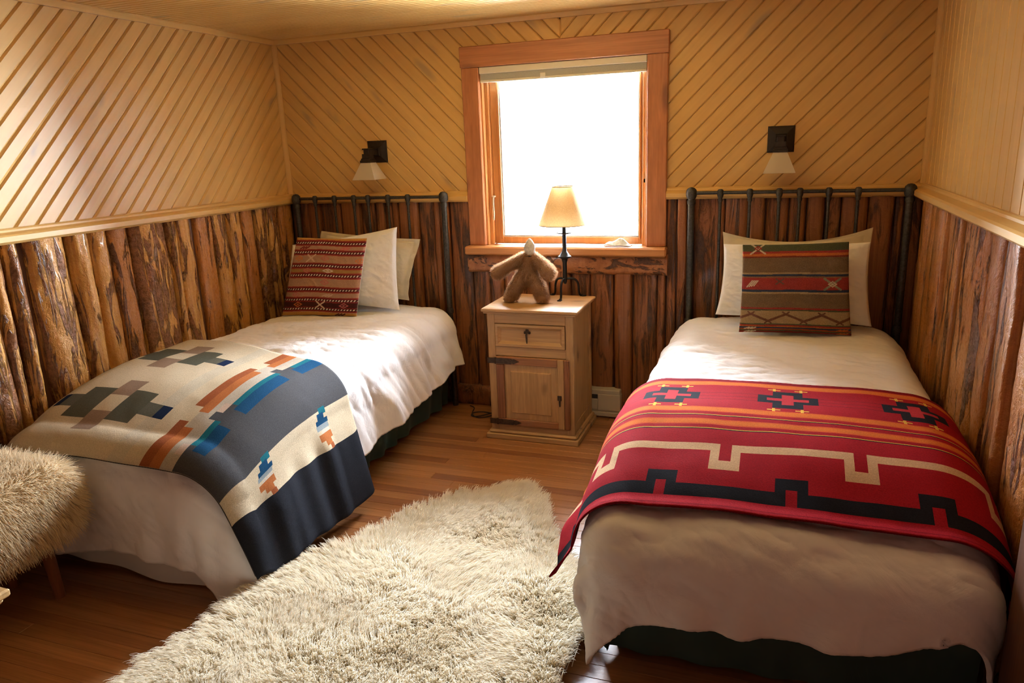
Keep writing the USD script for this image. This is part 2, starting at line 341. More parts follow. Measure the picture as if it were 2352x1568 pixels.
PANE = looks('window_pane', {'t': ('transparent_bsdf', {'color': L(.97, .98, .98)}), 'g': ('glossy_bsdf', {'roughness': .0, 'color': L(1, 1, 1)}), 'f': ('fresnel', {'IOR': 1.45}), 'm': ('mix_closure', {})},
    [('f.fac', 'm.fac'), ('t.BSDF', 'm.closure1'), ('g.BSDF', 'm.closure2')], surface='m.closure')
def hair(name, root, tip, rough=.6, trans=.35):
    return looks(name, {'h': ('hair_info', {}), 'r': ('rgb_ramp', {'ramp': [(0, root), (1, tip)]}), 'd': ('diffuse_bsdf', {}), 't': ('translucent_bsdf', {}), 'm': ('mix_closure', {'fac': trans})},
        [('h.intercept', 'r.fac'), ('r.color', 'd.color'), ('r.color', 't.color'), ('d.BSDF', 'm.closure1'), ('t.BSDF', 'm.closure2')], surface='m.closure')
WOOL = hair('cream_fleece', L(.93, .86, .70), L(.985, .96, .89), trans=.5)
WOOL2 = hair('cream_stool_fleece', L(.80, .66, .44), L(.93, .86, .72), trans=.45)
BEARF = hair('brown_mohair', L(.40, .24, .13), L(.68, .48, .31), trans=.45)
SNOW = plain('snow_ground', L(.85, .86, .88), .9)

def curves(name, pts, widths, m, parent, kind='stuff', label=None):
    """pts (n, k, 3); widths (n, k)"""
    pp = path_of(parent)
    c = UsdGeom.BasisCurves.Define(stage, pp + '/' + numbered(pp, name))
    n, k = pts.shape[:2]
    c.CreateTypeAttr('linear'); c.CreateWrapAttr('nonperiodic')
    c.CreateCurveVertexCountsAttr(Vt.IntArray.FromNumpy(np.full(n, k, np.int32)))
    c.CreatePointsAttr(Vt.Vec3fArray.FromNumpy(pts.reshape(-1, 3).astype(np.float32)))
    c.CreateWidthsAttr(Vt.FloatArray.FromNumpy(widths.reshape(-1).astype(np.float32))); c.SetWidthsInterpolation('vertex')
    UsdShade.MaterialBindingAPI.Apply(c.GetPrim()).Bind(m)
    return meta(c.GetPrim(), label, kind=kind)

# ================================================================ the room
W, H, R0 = 3.45, 2.13, 1.2532     # width, ceiling, top of the chair rail
YB = -4.3
TH = .012
# floor -----------------------------------------------------------
floor = struct('floor')
obj('subfloor', bx(-.12, W + .12, YB - .1, .15, -.12, -.014), DARKGAP, floor)
prng = np.random.default_rng(5)
y, row = 0.0, 0
while y > YB:
    x = -.05 - prng.uniform(0, 1.2)
    y1 = y - .0572
    while x < W:
        x2 = x + prng.uniform(1.3, 2.6)
        a, b = max(x, -.05), min(x2, W + .05)
        if b - a > .05:
            obj('plank', bx(a + .0006, b - .0006, y1 + .0005, y - .0005, -.014, prng.uniform(-.0006, 0), .0010), FLOORW[prng.integers(4) if prng.random() < .7 else 0], floor)
        x = x2
    y = y1
# walls: diagonal boards ------------------------------------------
def strips(area, direction, c0, pitch, gap, to3, name, mats, parent, t=TH, ch=.0072):
    """boards cut from area (a shapely polygon in (a, z)); direction +1: lines z = a + c, -1: z = -a + c"""
    minx, minz, maxx, maxz = area.bounds
    lo = (minz - maxx if direction > 0 else minz + minx); hi = (maxz - minx if direction > 0 else maxz + maxx)
    k = math.floor((lo - c0) / pitch) - 1; i = 0
    while c0 + k * pitch < hi:
        ca, cb = c0 + k * pitch + gap, c0 + (k + 1) * pitch - gap
        X0, X1 = minx - .1, maxx + .1
        s = Polygon([(X0, direction * X0 + ca), (X1, direction * X1 + ca), (X1, direction * X1 + cb), (X0, direction * X0 + cb)])
        g = area.intersection(s)
        for q in (getattr(g, 'geoms', [g])):
            if q.geom_type == 'Polygon' and q.area > 8e-4:
                q = Polygon(np.array(q.simplify(.0005).exterior.coords))
                obj(name, board(q, .0, t, ch, to3), mats[i % len(mats)], parent)
                i += 1
        k += 1

wl = struct('wall_left')
obj('wall_panel', bx(-.12, -.012, YB - .1, .15, -.12, H + .1), BACKING, wl)
toL = lambda p, d: np.stack([np.full(len(p), d - TH), p[:, 0], p[:, 1]], 1)
YE = -2.08  # boards end here; out of view beyond, bare dark walls cut bounced light
strips(sbox(YE, R0 - .03, 0, H), +1, 1.938, .0915, .0008, toL, 'board', Y_LEFT, wl)

wb = struct('wall_back')
wx0, wx1, wz0, wz1 = 1.25, 2.22, .92, 1.93
obj('wall_panel', cat_([bx(-.12, wx0, .012, .12, -.12, H + .1), bx(wx1, W + .12, .012, .12, -.12, H + .1), bx(wx0, wx1, .012, .12, -.12, wz0), bx(wx0, wx1, .012, .12, wz1, H + .1)]), BACKING, wb)
toB = lambda p, d: np.stack([p[:, 0], np.full(len(p), TH - d), p[:, 1]], 1)
hole = sbox(1.2, 0, 2.27, 1.98)
xm = 1.735
strips(sbox(0, R0 - .03, xm, H).difference(hole), -1, 1.925, .0907, .0008, toB, 'board', Y_BL, wb, ch=.005)
strips(sbox(xm, R0 - .03, W, H).difference(hole), +1, -1.710, .0907, .0008, toB, 'board', Y_BR, wb, ch=.005)

wr = struct('wall_right')
obj('wall_panel', bx(W + .012, W + .12, YB - .1, .15, -.12, H + .1), BACKING, wr)
toR = lambda p, d: np.stack([np.full(len(p), W + TH - d), p[:, 0], p[:, 1]], 1)
y, i = 0.0, 0
while y > YE:
    obj('board', board(sbox(y - .0918, R0 - .03, y - .0008, H), 0, TH, .0035, toR), Y_RT[i % 3], wr); y -= .0926; i += 1
wf = struct('unseen_front_wall')  # unseen wall behind the camera, kept dark and close to cut bounced light
obj('wall_panel', bx(-.12, W + .12, YB - .12, YB, -.12, H + .1), BACKING, wf)
ce = struct('ceiling')
obj('ceiling_panel', bx(-.12, W + .12, YB - .1, .15, H + .012, H + .12), BACKING, ce)  # left bare and dark past the boards, out of view, to cut bounce
toC = lambda p, d: np.stack([p[:, 0], p[:, 1], np.full(len(p), H + TH - d)], 1)
y, i = 0.0, 0
while y > YE:
    obj('board', board(sbox(0, y - .0356, W, y - .0006), 0, TH, .0035, toC), Y_CE[i % 2], ce); y -= .0362; i += 1

# added beam and posts, out of view, edging dark lining that cuts bounced light
obj('added_dark_beam', bx(-.01, W + .01, YE - .20, YE - .002, H - .10, H + .012, .01), BACKING, ce)
obj('added_dark_post', bx(-.012, .07, YE - .20, YE - .002, 0, H - .10, .01), BACKING, wl)
obj('added_dark_post', bx(W - .07, W + .012, YE - .20, YE - .002, 0, H - .10, .01), BACKING, wr)

# log slabs --------------------------------------------------------
def log_slab(w, z0, z1, prot, seed, lump=1.0, flat=2.0, taper=0.0, nz=34, na=14, lean=0.0):
    """half log: local a (along the wall), b (out of the wall), z"""
    t = np.linspace(0, np.pi, na); z = np.linspace(z0, z1, nz)
    T, Z = np.meshgrid(t, z)
    wv = w / 2 * (1 + taper * (Z - z0) / (z1 - z0)) * (1 + .10 * lump * n2(Z * 3.1, Z * 0 + seed, seed, 2))
    cv = .010 * lump * n2(Z * 2.3, Z * 0 + seed * 1.3, seed + 3, 2) + lean * (Z - z1)
    ca, sa = np.cos(T), np.sin(T)
    A = cv + wv * np.sign(ca) * np.abs(ca) ** (2 / flat)
    B = prot * np.abs(sa) ** (2 / flat) * (1 + .12 * lump * n2(Z * 2, Z * 0 + seed, seed + 9, 2))
    B = B + np.sin(T) * .010 * lump * n2(A * 22 + seed, Z * 7, seed + 5, 3)
    if na > 20: B = B + np.sin(T) * (.0045 * lump * n2(A * 55 + seed, Z * 16, seed + 11, 3) - .004 * lump * np.clip(n2(A * 34, Z * 2.2 + seed, seed + 13, 3) * 2 - .5, 0, 1))
    P = np.stack([A, np.maximum(B, 0) , Z], -1)
    V = P.reshape(-1, 3); F = tri(grid_faces(nz, na))
    k = len(V); V = np.vstack([V, [[cv[0, 0], 0, z0], [cv[-1, 0], 0, z1]]])
    cap = [[k, j, j + 1] for j in range(na - 1)] + [[k + 1, (nz - 1) * na + j + 1, (nz - 1) * na + j] for j in range(na - 1)]
    return V, np.vstack([F, np.array(cap)])

def slab_mesh(V, F, to3): 
    m = trimesh.Trimesh(to3(V), F, process=False); m.fix_normals(); return m
LT = R0 - .055       # top of slabs under the rail
lw = [(-2.03, -1.93, 1.05, 0), (-1.925, -1.875, .8, 3), (-1.87, -1.805, 1.0, 0), (-1.776, -1.592, 1.25, 1), (-1.588, -1.482, 1.1, 2), (-1.48, -1.374, 1.1, 2), (-1.366, -1.262, .7, 9), (-1.256, -1.034, 1.2, 0), (-1.035, -.98, 1.0, 3),
      (-.978, -.868, 1.1, 2), (-.838, -.718, .7, 9), (-.715, -.61, 1.0, 3), (-.607, -.502, 1.1, 1), (-.484, -.387, .8, 9), (-.362, -.268, .9, 3), (-.265, -.157, .9, 0), (-.152, -.02, .8, 9)]
yy0 = -2.05; q = np.random.default_rng(3)
while yy0 > YB + .2:
    w_ = q.uniform(.09, .19); lw.append((yy0 - w_, yy0 - .003, q.uniform(.8, 1.2), int(q.integers(4)))); yy0 -= w_ + (.03 if q.random() < .3 else 0)
for i, (a, b, pr, mi) in enumerate(lw):
    c = (a + b) / 2; V, F = log_slab((b - a) * 1.02, .0, LT, .048 * pr, i + 1, nz=84, na=24, lump=1.0 if mi != 9 else .5, flat=2.0 if mi != 9 else 3.2, taper=-.06)
    obj('log_slab', slab_mesh(V, F, lambda V: np.stack([V[:, 1] - .012, V[:, 0] + c, V[:, 2]], 1)), (ORANGE if mi == 9 else LOG[mi]) if b > -2.1 else SLAB[mi % 4], wl, smooth=50)  # logs out of view take the dark slab to cut bounced light
bw = [0, .068, .134, .21, .292, .359, .492, .545, .597, .655, .706, .744, .87, .968, 1.011, 1.06, 1.19, None, 2.285, 2.337, 2.388, 2.421, 2.574, 2.687, 2.764, 2.873, 2.952, 3.033, 3.103, 3.22, 3.332, 3.372, 3.45]
bw2 = [1.19, 1.295, 1.384, 1.47, 1.56, 1.652, 1.766, 1.879, 2.009, 2.111, 2.241, 2.285]
def back_slab(a, b, z1, i):
    c = (a + b) / 2; V, F = log_slab((b - a) - .003, 0, z1, .022 + .012 * ((i * 7) % 3), i + 40, lump=.42, flat=4.2, na=12, nz=26)
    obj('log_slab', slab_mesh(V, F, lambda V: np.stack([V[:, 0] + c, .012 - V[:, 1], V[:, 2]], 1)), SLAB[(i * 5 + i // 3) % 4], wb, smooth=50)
for i in range(len(bw) - 1):
    if bw[i] is not None and bw[i + 1] is not None: back_slab(bw[i], bw[i + 1], LT, i)
for i in range(len(bw2) - 1): back_slab(bw2[i], bw2[i + 1], .84, i + 60)
rw = [(-.16, -.02), (-.31, -.165), (-.43, -.315), (-.455, -.433), (-.62, -.46), (-.645, -.623), (-.83, -.65), (-1.285, -.975), (-1.43, -1.288), (-1.60, -1.432), (-1.66, -1.605), (-1.92, -1.665), (-2.1, -1.93)]
yy0 = -2.11
while yy0 > YB + .2:
    w_ = q.uniform(.09, .24); rw.append((yy0 - w_, yy0 - .003)); yy0 -= w_ + .01
for i, (a, b) in enumerate(rw):
    c = (a + b) / 2; V, F = log_slab(b - a, 0, LT, .030 + .012 * ((i * 5) % 3), i + 90, lump=.75, flat=3.0, na=24, nz=84)
    obj('log_slab', slab_mesh(V, F, lambda V: np.stack([W + .012 - V[:, 1] * .8, V[:, 0] + c, V[:, 2]], 1)), (RSLAB[i % 3] if i % 4 != 3 else ORANGE) if b > -2.1 else SLAB[i % 4], wr, smooth=50)  # out-of-view logs darkened here too, against bounced light
obj('apron_log', slab_mesh(*log_slab(.115, 1.175, 2.295, .045, 140, lump=.6, flat=3.6), lambda V: np.stack([V[:, 2], .005 - V[:, 1], .855 + V[:, 0]], 1)), APRON, wb, smooth=50)
obj('base_log', slab_mesh(*log_slab(.14, 0.02, W - .02, .05, 150, lump=.6, flat=3.0), lambda V: np.stack([V[:, 2], .012 - V[:, 1], .055 + V[:, 0]], 1)), SLAB[0], wb, smooth=50)

# trim -------------------------------------------------------------
def sweep(prof, a, b, to3):
    """prof: (out, z) closed polygon; a..b along the wall"""
    p = np.array(prof, float); m = trimesh.creation.extrude_polygon(Polygon(p), b - a, engine='earcut'); V = np.array(m.vertices)
    m = trimesh.Trimesh(to3(V[:, 2] + a, V[:, 0], V[:, 1]), m.faces, process=False); m.fix_normals(); return m
def rail(o): return [(-.012, R0), (.010, R0), (.016, R0 - .006), (.018, R0 - .014), (o - .008, R0 - .022), (o, R0 - .028), (o, R0 - .048), (o - .012, R0 - .058), (-.012, R0 - .058)]
fl = lambda s, o, z: np.stack([o, s, z], 1); fb = lambda s, o, z: np.stack([s, -o, z], 1); fr = lambda s, o, z: np.stack([W - o, s, z], 1)
def trim(mesh, m): 
    n = trim.n = getattr(trim, 'n', 0) + 1
    p = obj(f'trim_{n}', mesh, m); return meta(p, kind='structure')
trim(sweep(rail(.050), YE, -.0, fl), Y_TY)
trim(sweep(rail(.038), .0, 1.187, fb), Y_TX)
trim(sweep(rail(.038), 2.283, W, fb), Y_TX)
trim(sweep(rail(.055), YE, -.0, fr), Y_TY)
cr = [(-.01, H), (.026, H), (.026, H - .006), (.018, H - .016), (.012, H - .026), (-.01, H - .026)]
trim(sweep(cr, YE, 0, fl), Y_TY); trim(sweep(cr, 0, W, fb), Y_TX); trim(sweep(cr, YE, 0, fr), Y_TY)
def corner(x, s):
    a = np.linspace(0, np.pi / 2, 7); pts = [(0, 0)] + [(.022 * np.cos(t), -.022 * np.sin(t)) for t in a]
    m = trimesh.creation.extrude_polygon(Polygon([(x + s * p, q_) for p, q_ in pts]), H - .026 - R0, engine='earcut'); m.apply_translation([0, 0, R0]); m.fix_normals(); return m
trim(corner(0, 1), Y_TZ); trim(corner(W, -1), Y_TZ)

# window -----------------------------------------------------------
win = struct('window_1')
ox0, ox1, oz0, oz1 = 1.284, 2.181, .952, 1.897
obj('head_casing', bx(1.182, 2.287, -.030, .012, oz1, 2.003, .004), CASINGX, win)
for a, b in ((1.187, ox0), (ox1, 2.283)): obj('side_casing', bx(a, b, -.026, .012, oz0, oz1 - .0005, .004), CASING, win)
obj('sill', bx(1.172, 2.292, -.075, .10, .905, oz0, .008), SILL, win)
for a, b in ((ox0 - .012, ox0 + .010), (ox1 - .010, ox1 + .012)): obj('jamb', bx(a, b, .0, .12, oz0, oz1, .002), SASH, win)
obj('jamb', bx(ox0 - .01, ox1 + .01, 0, .12, oz1 - .01, oz1 + .012, .002), SASH, win)
for a, b in ((ox0 + .010, ox0 + .030), (ox1 - .030, ox1 - .010)): obj('stop_bead', bx(a, b, .030, .12, oz0, oz1 - .01, .002), SASH, win)
sx0, sx1, sz0, sz1 = ox0 + .030, ox1 - .022, oz0 + .002, oz1 - .012
gx0, gx1, gz0, gz1 = 1.366, 2.130, .992, 1.845
sash = obj('sash', cat_([bx(sx0, gx0, .055, .105, sz0, sz1, .003), bx(gx1, sx1, .055, .105, sz0, sz1, .003), bx(gx0, gx1, .055, .105, sz0, gz0, .003), bx(gx0, gx1, .055, .105, gz1, sz1, .003),
     bx(gx0 - .012, gx0, .047, .055, gz0 - .01, gz1, .002), bx(gx1, gx1 + .01, .047, .055, gz0 - .01, gz1, .002)]), SASH, win)
obj('weatherstrip', cat_([bx(gx0, gx0 + .006, .060, .095, gz0, gz1), bx(gx1 - .006, gx1, .060, .095, gz0, gz1), bx(gx0 + .006, gx1 - .006, .060, .095, gz0, gz0 + .008)]), plain('grey_gasket', L(.45, .47, .48), .6), sash)
obj('glass', bx(gx0 + .001, gx1 - .001, .078, .081, gz0 + .001, gz1), PANE, win)
obj('lock_lever', cat_([tube(smoothpath([(1.322, .03, 1.22), (1.322, .022, 1.16), (1.325, .018, 1.12), (1.322, .020, 1.09)], 12), .005), lathe([(0, 0), (.012, 0), (.012, .008), (0, .008)], (1.322, .030, 1.215), 12)]), plain('pale_handle', L(.5, .42, .3), .4), win, smooth=40)
obj('latch_knob', cat_([bx(2.155, 2.172, .030, .05, 1.275, 1.30, .003)]), RUST, win)

# ================================================================ blind, sconces, heater, cord
bl = thing('roller_blind', 'cream and grey roller blind rolled up at the top of the window', 'blind')
obj('cassette', bx(ox0 + .002, ox1 - .002, -.018, .030, 1.862, 1.8965, .004), BLINDC, bl)
obj('shade_cloth', cat_([bx(ox0 + .006, ox1 - .006, -.008, -.004, 1.828, 1.864), tube([(ox0 + .012, .010, 1.85), (ox1 - .012, .010, 1.85)], .014, 12)]), BLINDF, bl)
obj('bottom_bar', bx(ox0 + .006, ox1 - .006, -.012, .002, 1.818, 1.830, .002), BLINDC, bl)
obj('pull_tab', bx(1.625, 1.655, -.016, -.008, 1.824, 1.848, .002), BLINDC, bl)

def sconce(x, z, label):
    t = thing('wall_sconce', label, 'wall lamp', 'wall sconces above the beds', loc=(x, 0, z))
    s = moved(frustum4([0, .006, .010, .018, .019, .030], [.122, .122, .108, .062, .050, .040]), rx=90)
    obj('backplate', s, BRONZE, t)
    obj('arm', cat_([bx(-.017, .017, -.135, -.026, -.018, .016, .003), bx(-.022, .022, -.142, -.096, .012, .020, .002)]), BRONZE, t)
    obj('socket_cap', moved(frustum4([-.058, -.045, -.043, -.035, -.033, -.010], [.068, .066, .058, .056, .048, .046]), (0, -.118, 0)), BRONZE, t)
    sh = []
    zs, ws, t_ = (-.058, -.150), (.062, .142), .004
    outer = frustum4([zs[1], zs[0]], [ws[1], ws[0]]); inner = frustum4([zs[1] - .001, zs[0] - .004], [ws[1] - 2 * t_, ws[0] - 2 * t_])
    F = [f for f in outer.faces[:8]] + [f[::-1] + 8 for f in inner.faces[:8]]
    for j in range(4):
        k = (j + 1) % 4; F += [[j, 8 + j, 8 + k], [j, 8 + k, k]]
    F = F + [list(f) for f in outer.faces[-2:]]
    obj('glass_shade', trimesh.Trimesh(np.vstack([outer.vertices, inner.vertices]) + [0, -.118, 0], np.array(F), process=False), FROST, t)
    return t
sconce(.632, 1.484, 'dark bronze wall sconce with frosted square shade above the left bed')
sconce(2.818, 1.470, 'dark bronze wall sconce with frosted square shade above the right bed')

he = thing('baseboard_heater', 'beige electric baseboard heater on the floor beside the nightstand', 'heater')
obj('housing', cat_([bx(1.35, 2.055, -.075, -.008, .135, .165, .004), bx(1.35, 2.055, -.070, -.008, .014, .135), bx(1.93, 2.058, -.078, -.006, .045, .14, .003), bx(1.35, 2.055, -.078, -.02, .010, .035, .003)]), HEATER, he)
obj('grille_slot', bx(1.36, 1.93, -.0725, -.0695, .112, .134), HEATD, he)
obj('cover_plate', bx(1.36, 1.928, -.077, -.0705, .05, .108, .002), HEATER, he)
cp = smoothpath([(1.40, -.10, .02), (1.35, -.13, .008), (1.30, -.20, .006), (1.24, -.24, .006), (1.22, -.20, .006), (1.27, -.165, .008), (1.34, -.19, .006), (1.29, -.25, .006), (1.21, -.17, .006), (1.19, -.10, .006), (1.16, -.085, .008)], 60)
p = obj('power_cord', tube(cp, .0032, 8), CORD, smooth=60); meta(p, 'black power cord coiled on the floor left of the nightstand', 'cord')

# ================================================================ nightstand
NX0, NX1, NY0, NY1, NH = 1.4295, 1.9295, -.504, -.100, .698
ns = thing('nightstand', 'honey pine nightstand with one drawer and iron-hinged door under the window', 'nightstand')
b0, b1, f0, f1 = NX0 + .024, NX1 - .024, NY0 + .024, NY1 - .008
obj('top', cat_([bx(NX0, NX1, NY0, NY1, NH - .014, NH, .003), bx(NX0 + .008, NX1 - .008, NY0 + .008, NY1 - .002, NH - .026, NH - .014, .004)]), PINEX, ns)
obj('top_split', bx(NX0 + .06, NX1 - .17, NY0 + .172, NY0 + .175, NH - .001, NH + .0002), DARKGAP, ns)
post = .040
body = [bx(b0, b0 + post, f0, f0 + .035, .045, NH - .026, .002), bx(b1 - post, b1, f0, f0 + .035, .045, NH - .026, .002), bx(b0, b0 + post, f1 - .035, f1, .045, NH - .026, .002), bx(b1 - post, b1, f1 - .035, f1, .045, NH - .026, .002)]
for b_ in body: obj('corner_post', b_, PINE, ns)
zr = [(NH - .076, NH - .026), (.452, .500), (.045, .075)]
for a, b in zr: obj('rail', bx(b0 + post, b1 - post, f0 + .001, f0 + .030, a, b, .0015), PINEX, ns)
for s in (0, 1):
    xa, xb = (b0 + .004, b0 + .018) if s == 0 else (b1 - .018, b1 - .004)
    obj('side_panel', bx(xa + (.004 if s == 0 else 0), xb - (.004 if s else 0), f0 + .035, f1 - .035, .045, NH - .026), PINE, ns)
    for a, b in ((NH - .075, NH - .026), (.045, .095)): obj('side_rail', bx(xa, xb, f0 + .035, f1 - .035, a, b, .001), PINE, ns)
obj('back_panel', bx(b0 + post, b1 - post, f1 - .012, f1 - .004, .045, NH - .026), PINE, ns)
obj('cabinet_shadow_box', bx(b0 + .02, b1 - .02, f0 + .022, f1 - .015, .06, NH - .03), DARKGAP, ns)
# drawer
dx0, dx1, dz0, dz1 = b0 + post + .003, b1 - post - .003, .503, NH - .079
def bevel_frame(x0, x1, z0, z1, yo, w, dy):
    """picture-frame moulding whose inner edge sinks by dy"""
    o = [(x0, z0), (x1, z0), (x1, z1), (x0, z1)]; n = [(x0 + w, z0 + w), (x1 - w, z0 + w), (x1 - w, z1 - w), (x0 + w, z1 - w)]; k = w * .45
    m = [(x0 + k, z0 + k), (x1 - k, z0 + k), (x1 - k, z1 - k), (x0 + k, z1 - k)]
    V = [(a, yo + .014, b) for a, b in o] + [(a, yo, b) for a, b in o] + [(a, yo, b) for a, b in m] + [(a, yo + dy, b) for a, b in n]; F = []
    for r in range(3):
        for j in range(4):
            k2 = (j + 1) % 4; F += [[4 * r + j, 4 * r + k2, 4 * r + 4 + k2], [4 * r + j, 4 * r + 4 + k2, 4 * r + 4 + j]]
    return trimesh.Trimesh(np.array(V), np.array(F), process=False)
dr = obj('drawer', cat_([bevel_frame(dx0, dx1, dz0, dz1, f0 - .006, .028, .014), bx(dx0 + .026, dx1 - .026, f0 + .007, f0 + .02, dz0 + .026, dz1 - .026)]), PINEX, ns)
pm = (dx0 + dx1) / 2 - .012; pz = (dz0 + dz1) / 2 + .004
obj('drawer_pull', cat_([bx(pm - .020, pm - .008, f0 - .000, f0 + .008, pz + .006, pz + .020, .003), bx(pm + .002, pm + .016, f0 - .000, f0 + .008, pz + .006, pz + .020, .003), bx(pm - .010, pm + .006, f0 - .001, f0 + .008, pz + .012, pz + .032, .003), tube([(pm - .002, f0 - .004, pz + .014), (pm - .001, f0 - .014, pz + .004), (pm + .001, f0 - .016, pz - .018), (pm + .001, f0 - .014, pz - .038)], [.005, .0055, .005, .003], 8)]), RUST, dr, smooth=40)
# door
ex0, ex1, ez0, ez1 = b0 + post + .002, b1 - .020, .078, .449
do = obj('door', bx(ex0, ex1, f0 - .001, f0 + .014, ez0, ez1), PINE, ns)
obj('stile', bx(ex0, ex0 + .042, f0 - .012, f0, ez0 + .035, ez1 - .042, .0025), PINER, do)
obj('stile', bx(ex1 - .062, ex1 - .030, f0 - .012, f0, ez0, ez1, .0025), PINE, do)
obj('stile', bx(ex1 - .029, ex1, f0 - .014, f0, ez0, ez1, .004), PINER, do)
obj('door_rail', bx(ex0, ex1 - .063, f0 - .012, f0, ez1 - .041, ez1, .0025), PINERX, do)
obj('door_rail', bx(ex0, ex1 - .063, f0 - .012, f0, ez0, ez0 + .034, .0025), PINERX, do)
px0, px1, pz0, pz1 = ex0 + .044, ex1 - .064, ez0 + .036, ez1 - .043
ra = frustum4([0, .003, .004, .0095], [px1 - px0, px1 - px0, px1 - px0 - .064, px1 - px0 - .072], [pz1 - pz0, pz1 - pz0, pz1 - pz0 - .064, pz1 - pz0 - .072])
obj('raised_panel', moved(ra, ((px0 + px1) / 2, f0 - .0005, (pz0 + pz1) / 2), rx=90), PINE, do)
for zc in (ez1 - .022, ez0 + .018):
    hp = Polygon([(b0 - .002, -.014), (ex0 + .085, -.014), (ex0 + .088, -.010), (ex0 + .098, -.013), (ex0 + .128, .0), (ex0 + .098, .013), (ex0 + .088, .010), (ex0 + .085, .014), (b0 - .002, .014)])
    m = trimesh.creation.extrude_polygon(hp, .004, engine='earcut'); m = trimesh.Trimesh(np.stack([m.vertices[:, 0], f0 - .0125 - m.vertices[:, 2], zc + m.vertices[:, 1]], 1), m.faces); m.fix_normals()
    obj('strap_hinge', cat_([m, tube([(ex0 - .002, f0 - .014, zc - .016), (ex0 - .002, f0 - .014, zc + .016)], .005, 8)]), RUST, do)
lx = ex1 - .052
obj('door_latch', cat_([bx(lx - .012, lx + .010, f0 - .016, f0 - .011, .235, .262, .002), tube([(lx + .002, f0 - .018, .252), (lx + .003, f0 - .026, .240), (lx + .003, f0 - .024, .208)], [.005, .005, .004], 8)]), RUST, do)
obj('base_moulding', cat_([bx(NX0, NX1, NY0, NY1, .0, .028, .003), bx(NX0 + .010, NX1 - .010, NY0 + .010, NY1 - .002, .028, .046, .007)]), PINEX, ns)

# ================================================================ table lamp
lx, ly = 1.778, -.155
la = thing('table_lamp', 'black iron table lamp with parchment shade on the nightstand', 'lamp', loc=(lx, ly, NH))
for k, a in enumerate((-92, 28, 152)):
    c, s = math.cos(math.radians(a)), math.sin(math.radians(a))
    pr = smoothpath([(0, .098), (.030, .100), (.060, .088), (.072, .060), (.074, .025), (.078, .010), (.094, .0055)], 22)
    obj('leg', tube(np.stack([pr[:, 0] * c, pr[:, 0] * s, pr[:, 1]], 1), .0058, 10), BLACK, la, smooth=50)
    obj('foot', moved(bx(.088, .112, -.011, .011, 0, .006, .002), rz=a), BLACK, la)
obj('stem', cat_([lathe([(0, .070), (.006, .074), (.010, .085), (.012, .10), (.0115, .12), (.011, .185), (.017, .205), (0, .205)]), lathe([(0, .205), (.016, .206), (.033, .214), (.034, .220), (.026, .226), (.022, .234), (.016, .242), (.012, .25), (.0105, .26), (.0105, .345), (0, .345)])]), BLACK, la, smooth=35)
obj('drip_pan', lathe([(0, .335), (.012, .334), (.040, .340), (.043, .345), (.040, .344), (.012, .339), (0, .339)]), BLACK, la, smooth=40)
obj('socket', lathe([(0, .345), (.010, .345), (.010, .40), (.014, .405), (.014, .44), (0, .44)]), BLACK, la, smooth=40)
s0, s1, r0, r1 = .385, .578, .131, .057
sh = lathe([(r0, s0), (r0 + .0012, s0), (r1 + .0012, s1), (r1, s1), (r1 - .0008, s1), (r0 - .0008, s0), (r0, s0)], n=64)
obj('lamp_shade', sh, SHADE, la, smooth=40)
SB = plain('shade_binding', L(.35, .24, .12), .8)
for tr_ in (tube([(r1 * math.cos(t), r1 * math.sin(t), s1) for t in np.linspace(0, 2 * np.pi, 49)], .002, 6, False), tube([(r0 * math.cos(t), r0 * math.sin(t), s0) for t in np.linspace(0, 2 * np.pi, 65)], .0018, 6, False)): obj('shade_trim', tr_, SB, la, smooth=60)
obj('harp', cat_([tube([(-r1, 0, s1 - .004), (r1, 0, s1 - .004)], .0015, 6), tube([(0, -r1, s1 - .004), (0, r1, s1 - .004)], .0015, 6), tube([(0, 0, .44), (0, 0, s1 - .004)], .003, 6)]), BLACK, la)

# ================================================================ beds
def iron_bed(x, label, spind):
    t = thing('iron_bed', label, 'bed', 'iron spindle beds')
    y, zt = -.072, 1.228
    for px in (x, x + .97):
        obj('post', cat_([tube([(px, y, .0), (px, y, zt)], .0165, 16), lathe([(0, -.030), (.021, -.028), (.023, -.022), (.0265, -.014), (.027, .004), (.024, .016), (.014, .026), (0, .029)], (px, y, zt), 20), lathe([(0, -.055), (.019, -.055), (.021, -.048), (.021, -.040), (.019, -.034), (0, -.034)], (px, y, zt), 20), lathe([(0, .565), (.021, .566), (.022, .58), (.018, .595), (0, .596)], (px, y, 0), 16)]), IRON, t, smooth=40)
    obj('top_rail', tube([(x, y, zt), (x + .97, y, zt)], .0085, 12), IRON, t, smooth=40)
    obj('lower_rail', tube([(x, y, .36), (x + .97, y, .36)], .010, 12), IRON, t, smooth=40)
    for sx in spind:
        obj('spindle', cat_([tube([(sx, y, .36), (sx, y, zt)], .0075, 10), lathe([(0, -.045), (.0105, -.043), (.0115, -.036), (.010, -.028), (.0135, -.018), (.0165, -.006), (.016, .008), (.010, .016), (0, .018)], (sx, y, zt), 14)]), IRON, t, smooth=40)
    for sx in (x + .01, x + .96): obj('side_rail', bx(sx - .012, sx + .012, -2.0, y, .26, .30), IRON, t)
    for sx in (x + .03, x + .94): obj('leg', tube([(sx, -1.95, 0), (sx, -1.95, .28)], .016, 12), IRON, t)
    obj('mattress', bx(x + .05, x + .92, -1.93, -.11, .30, .43, .03), MATTRESS, t)
    return t
iron_bed(.091, 'dark iron spindle headboard bed against the left log wall', [.222, .355, .486, .581, .711, .838])
iron_bed(2.413, 'dark iron spindle headboard bed against the right log wall', [2.552, 2.690, 2.824, 2.916, 3.043, 3.168])

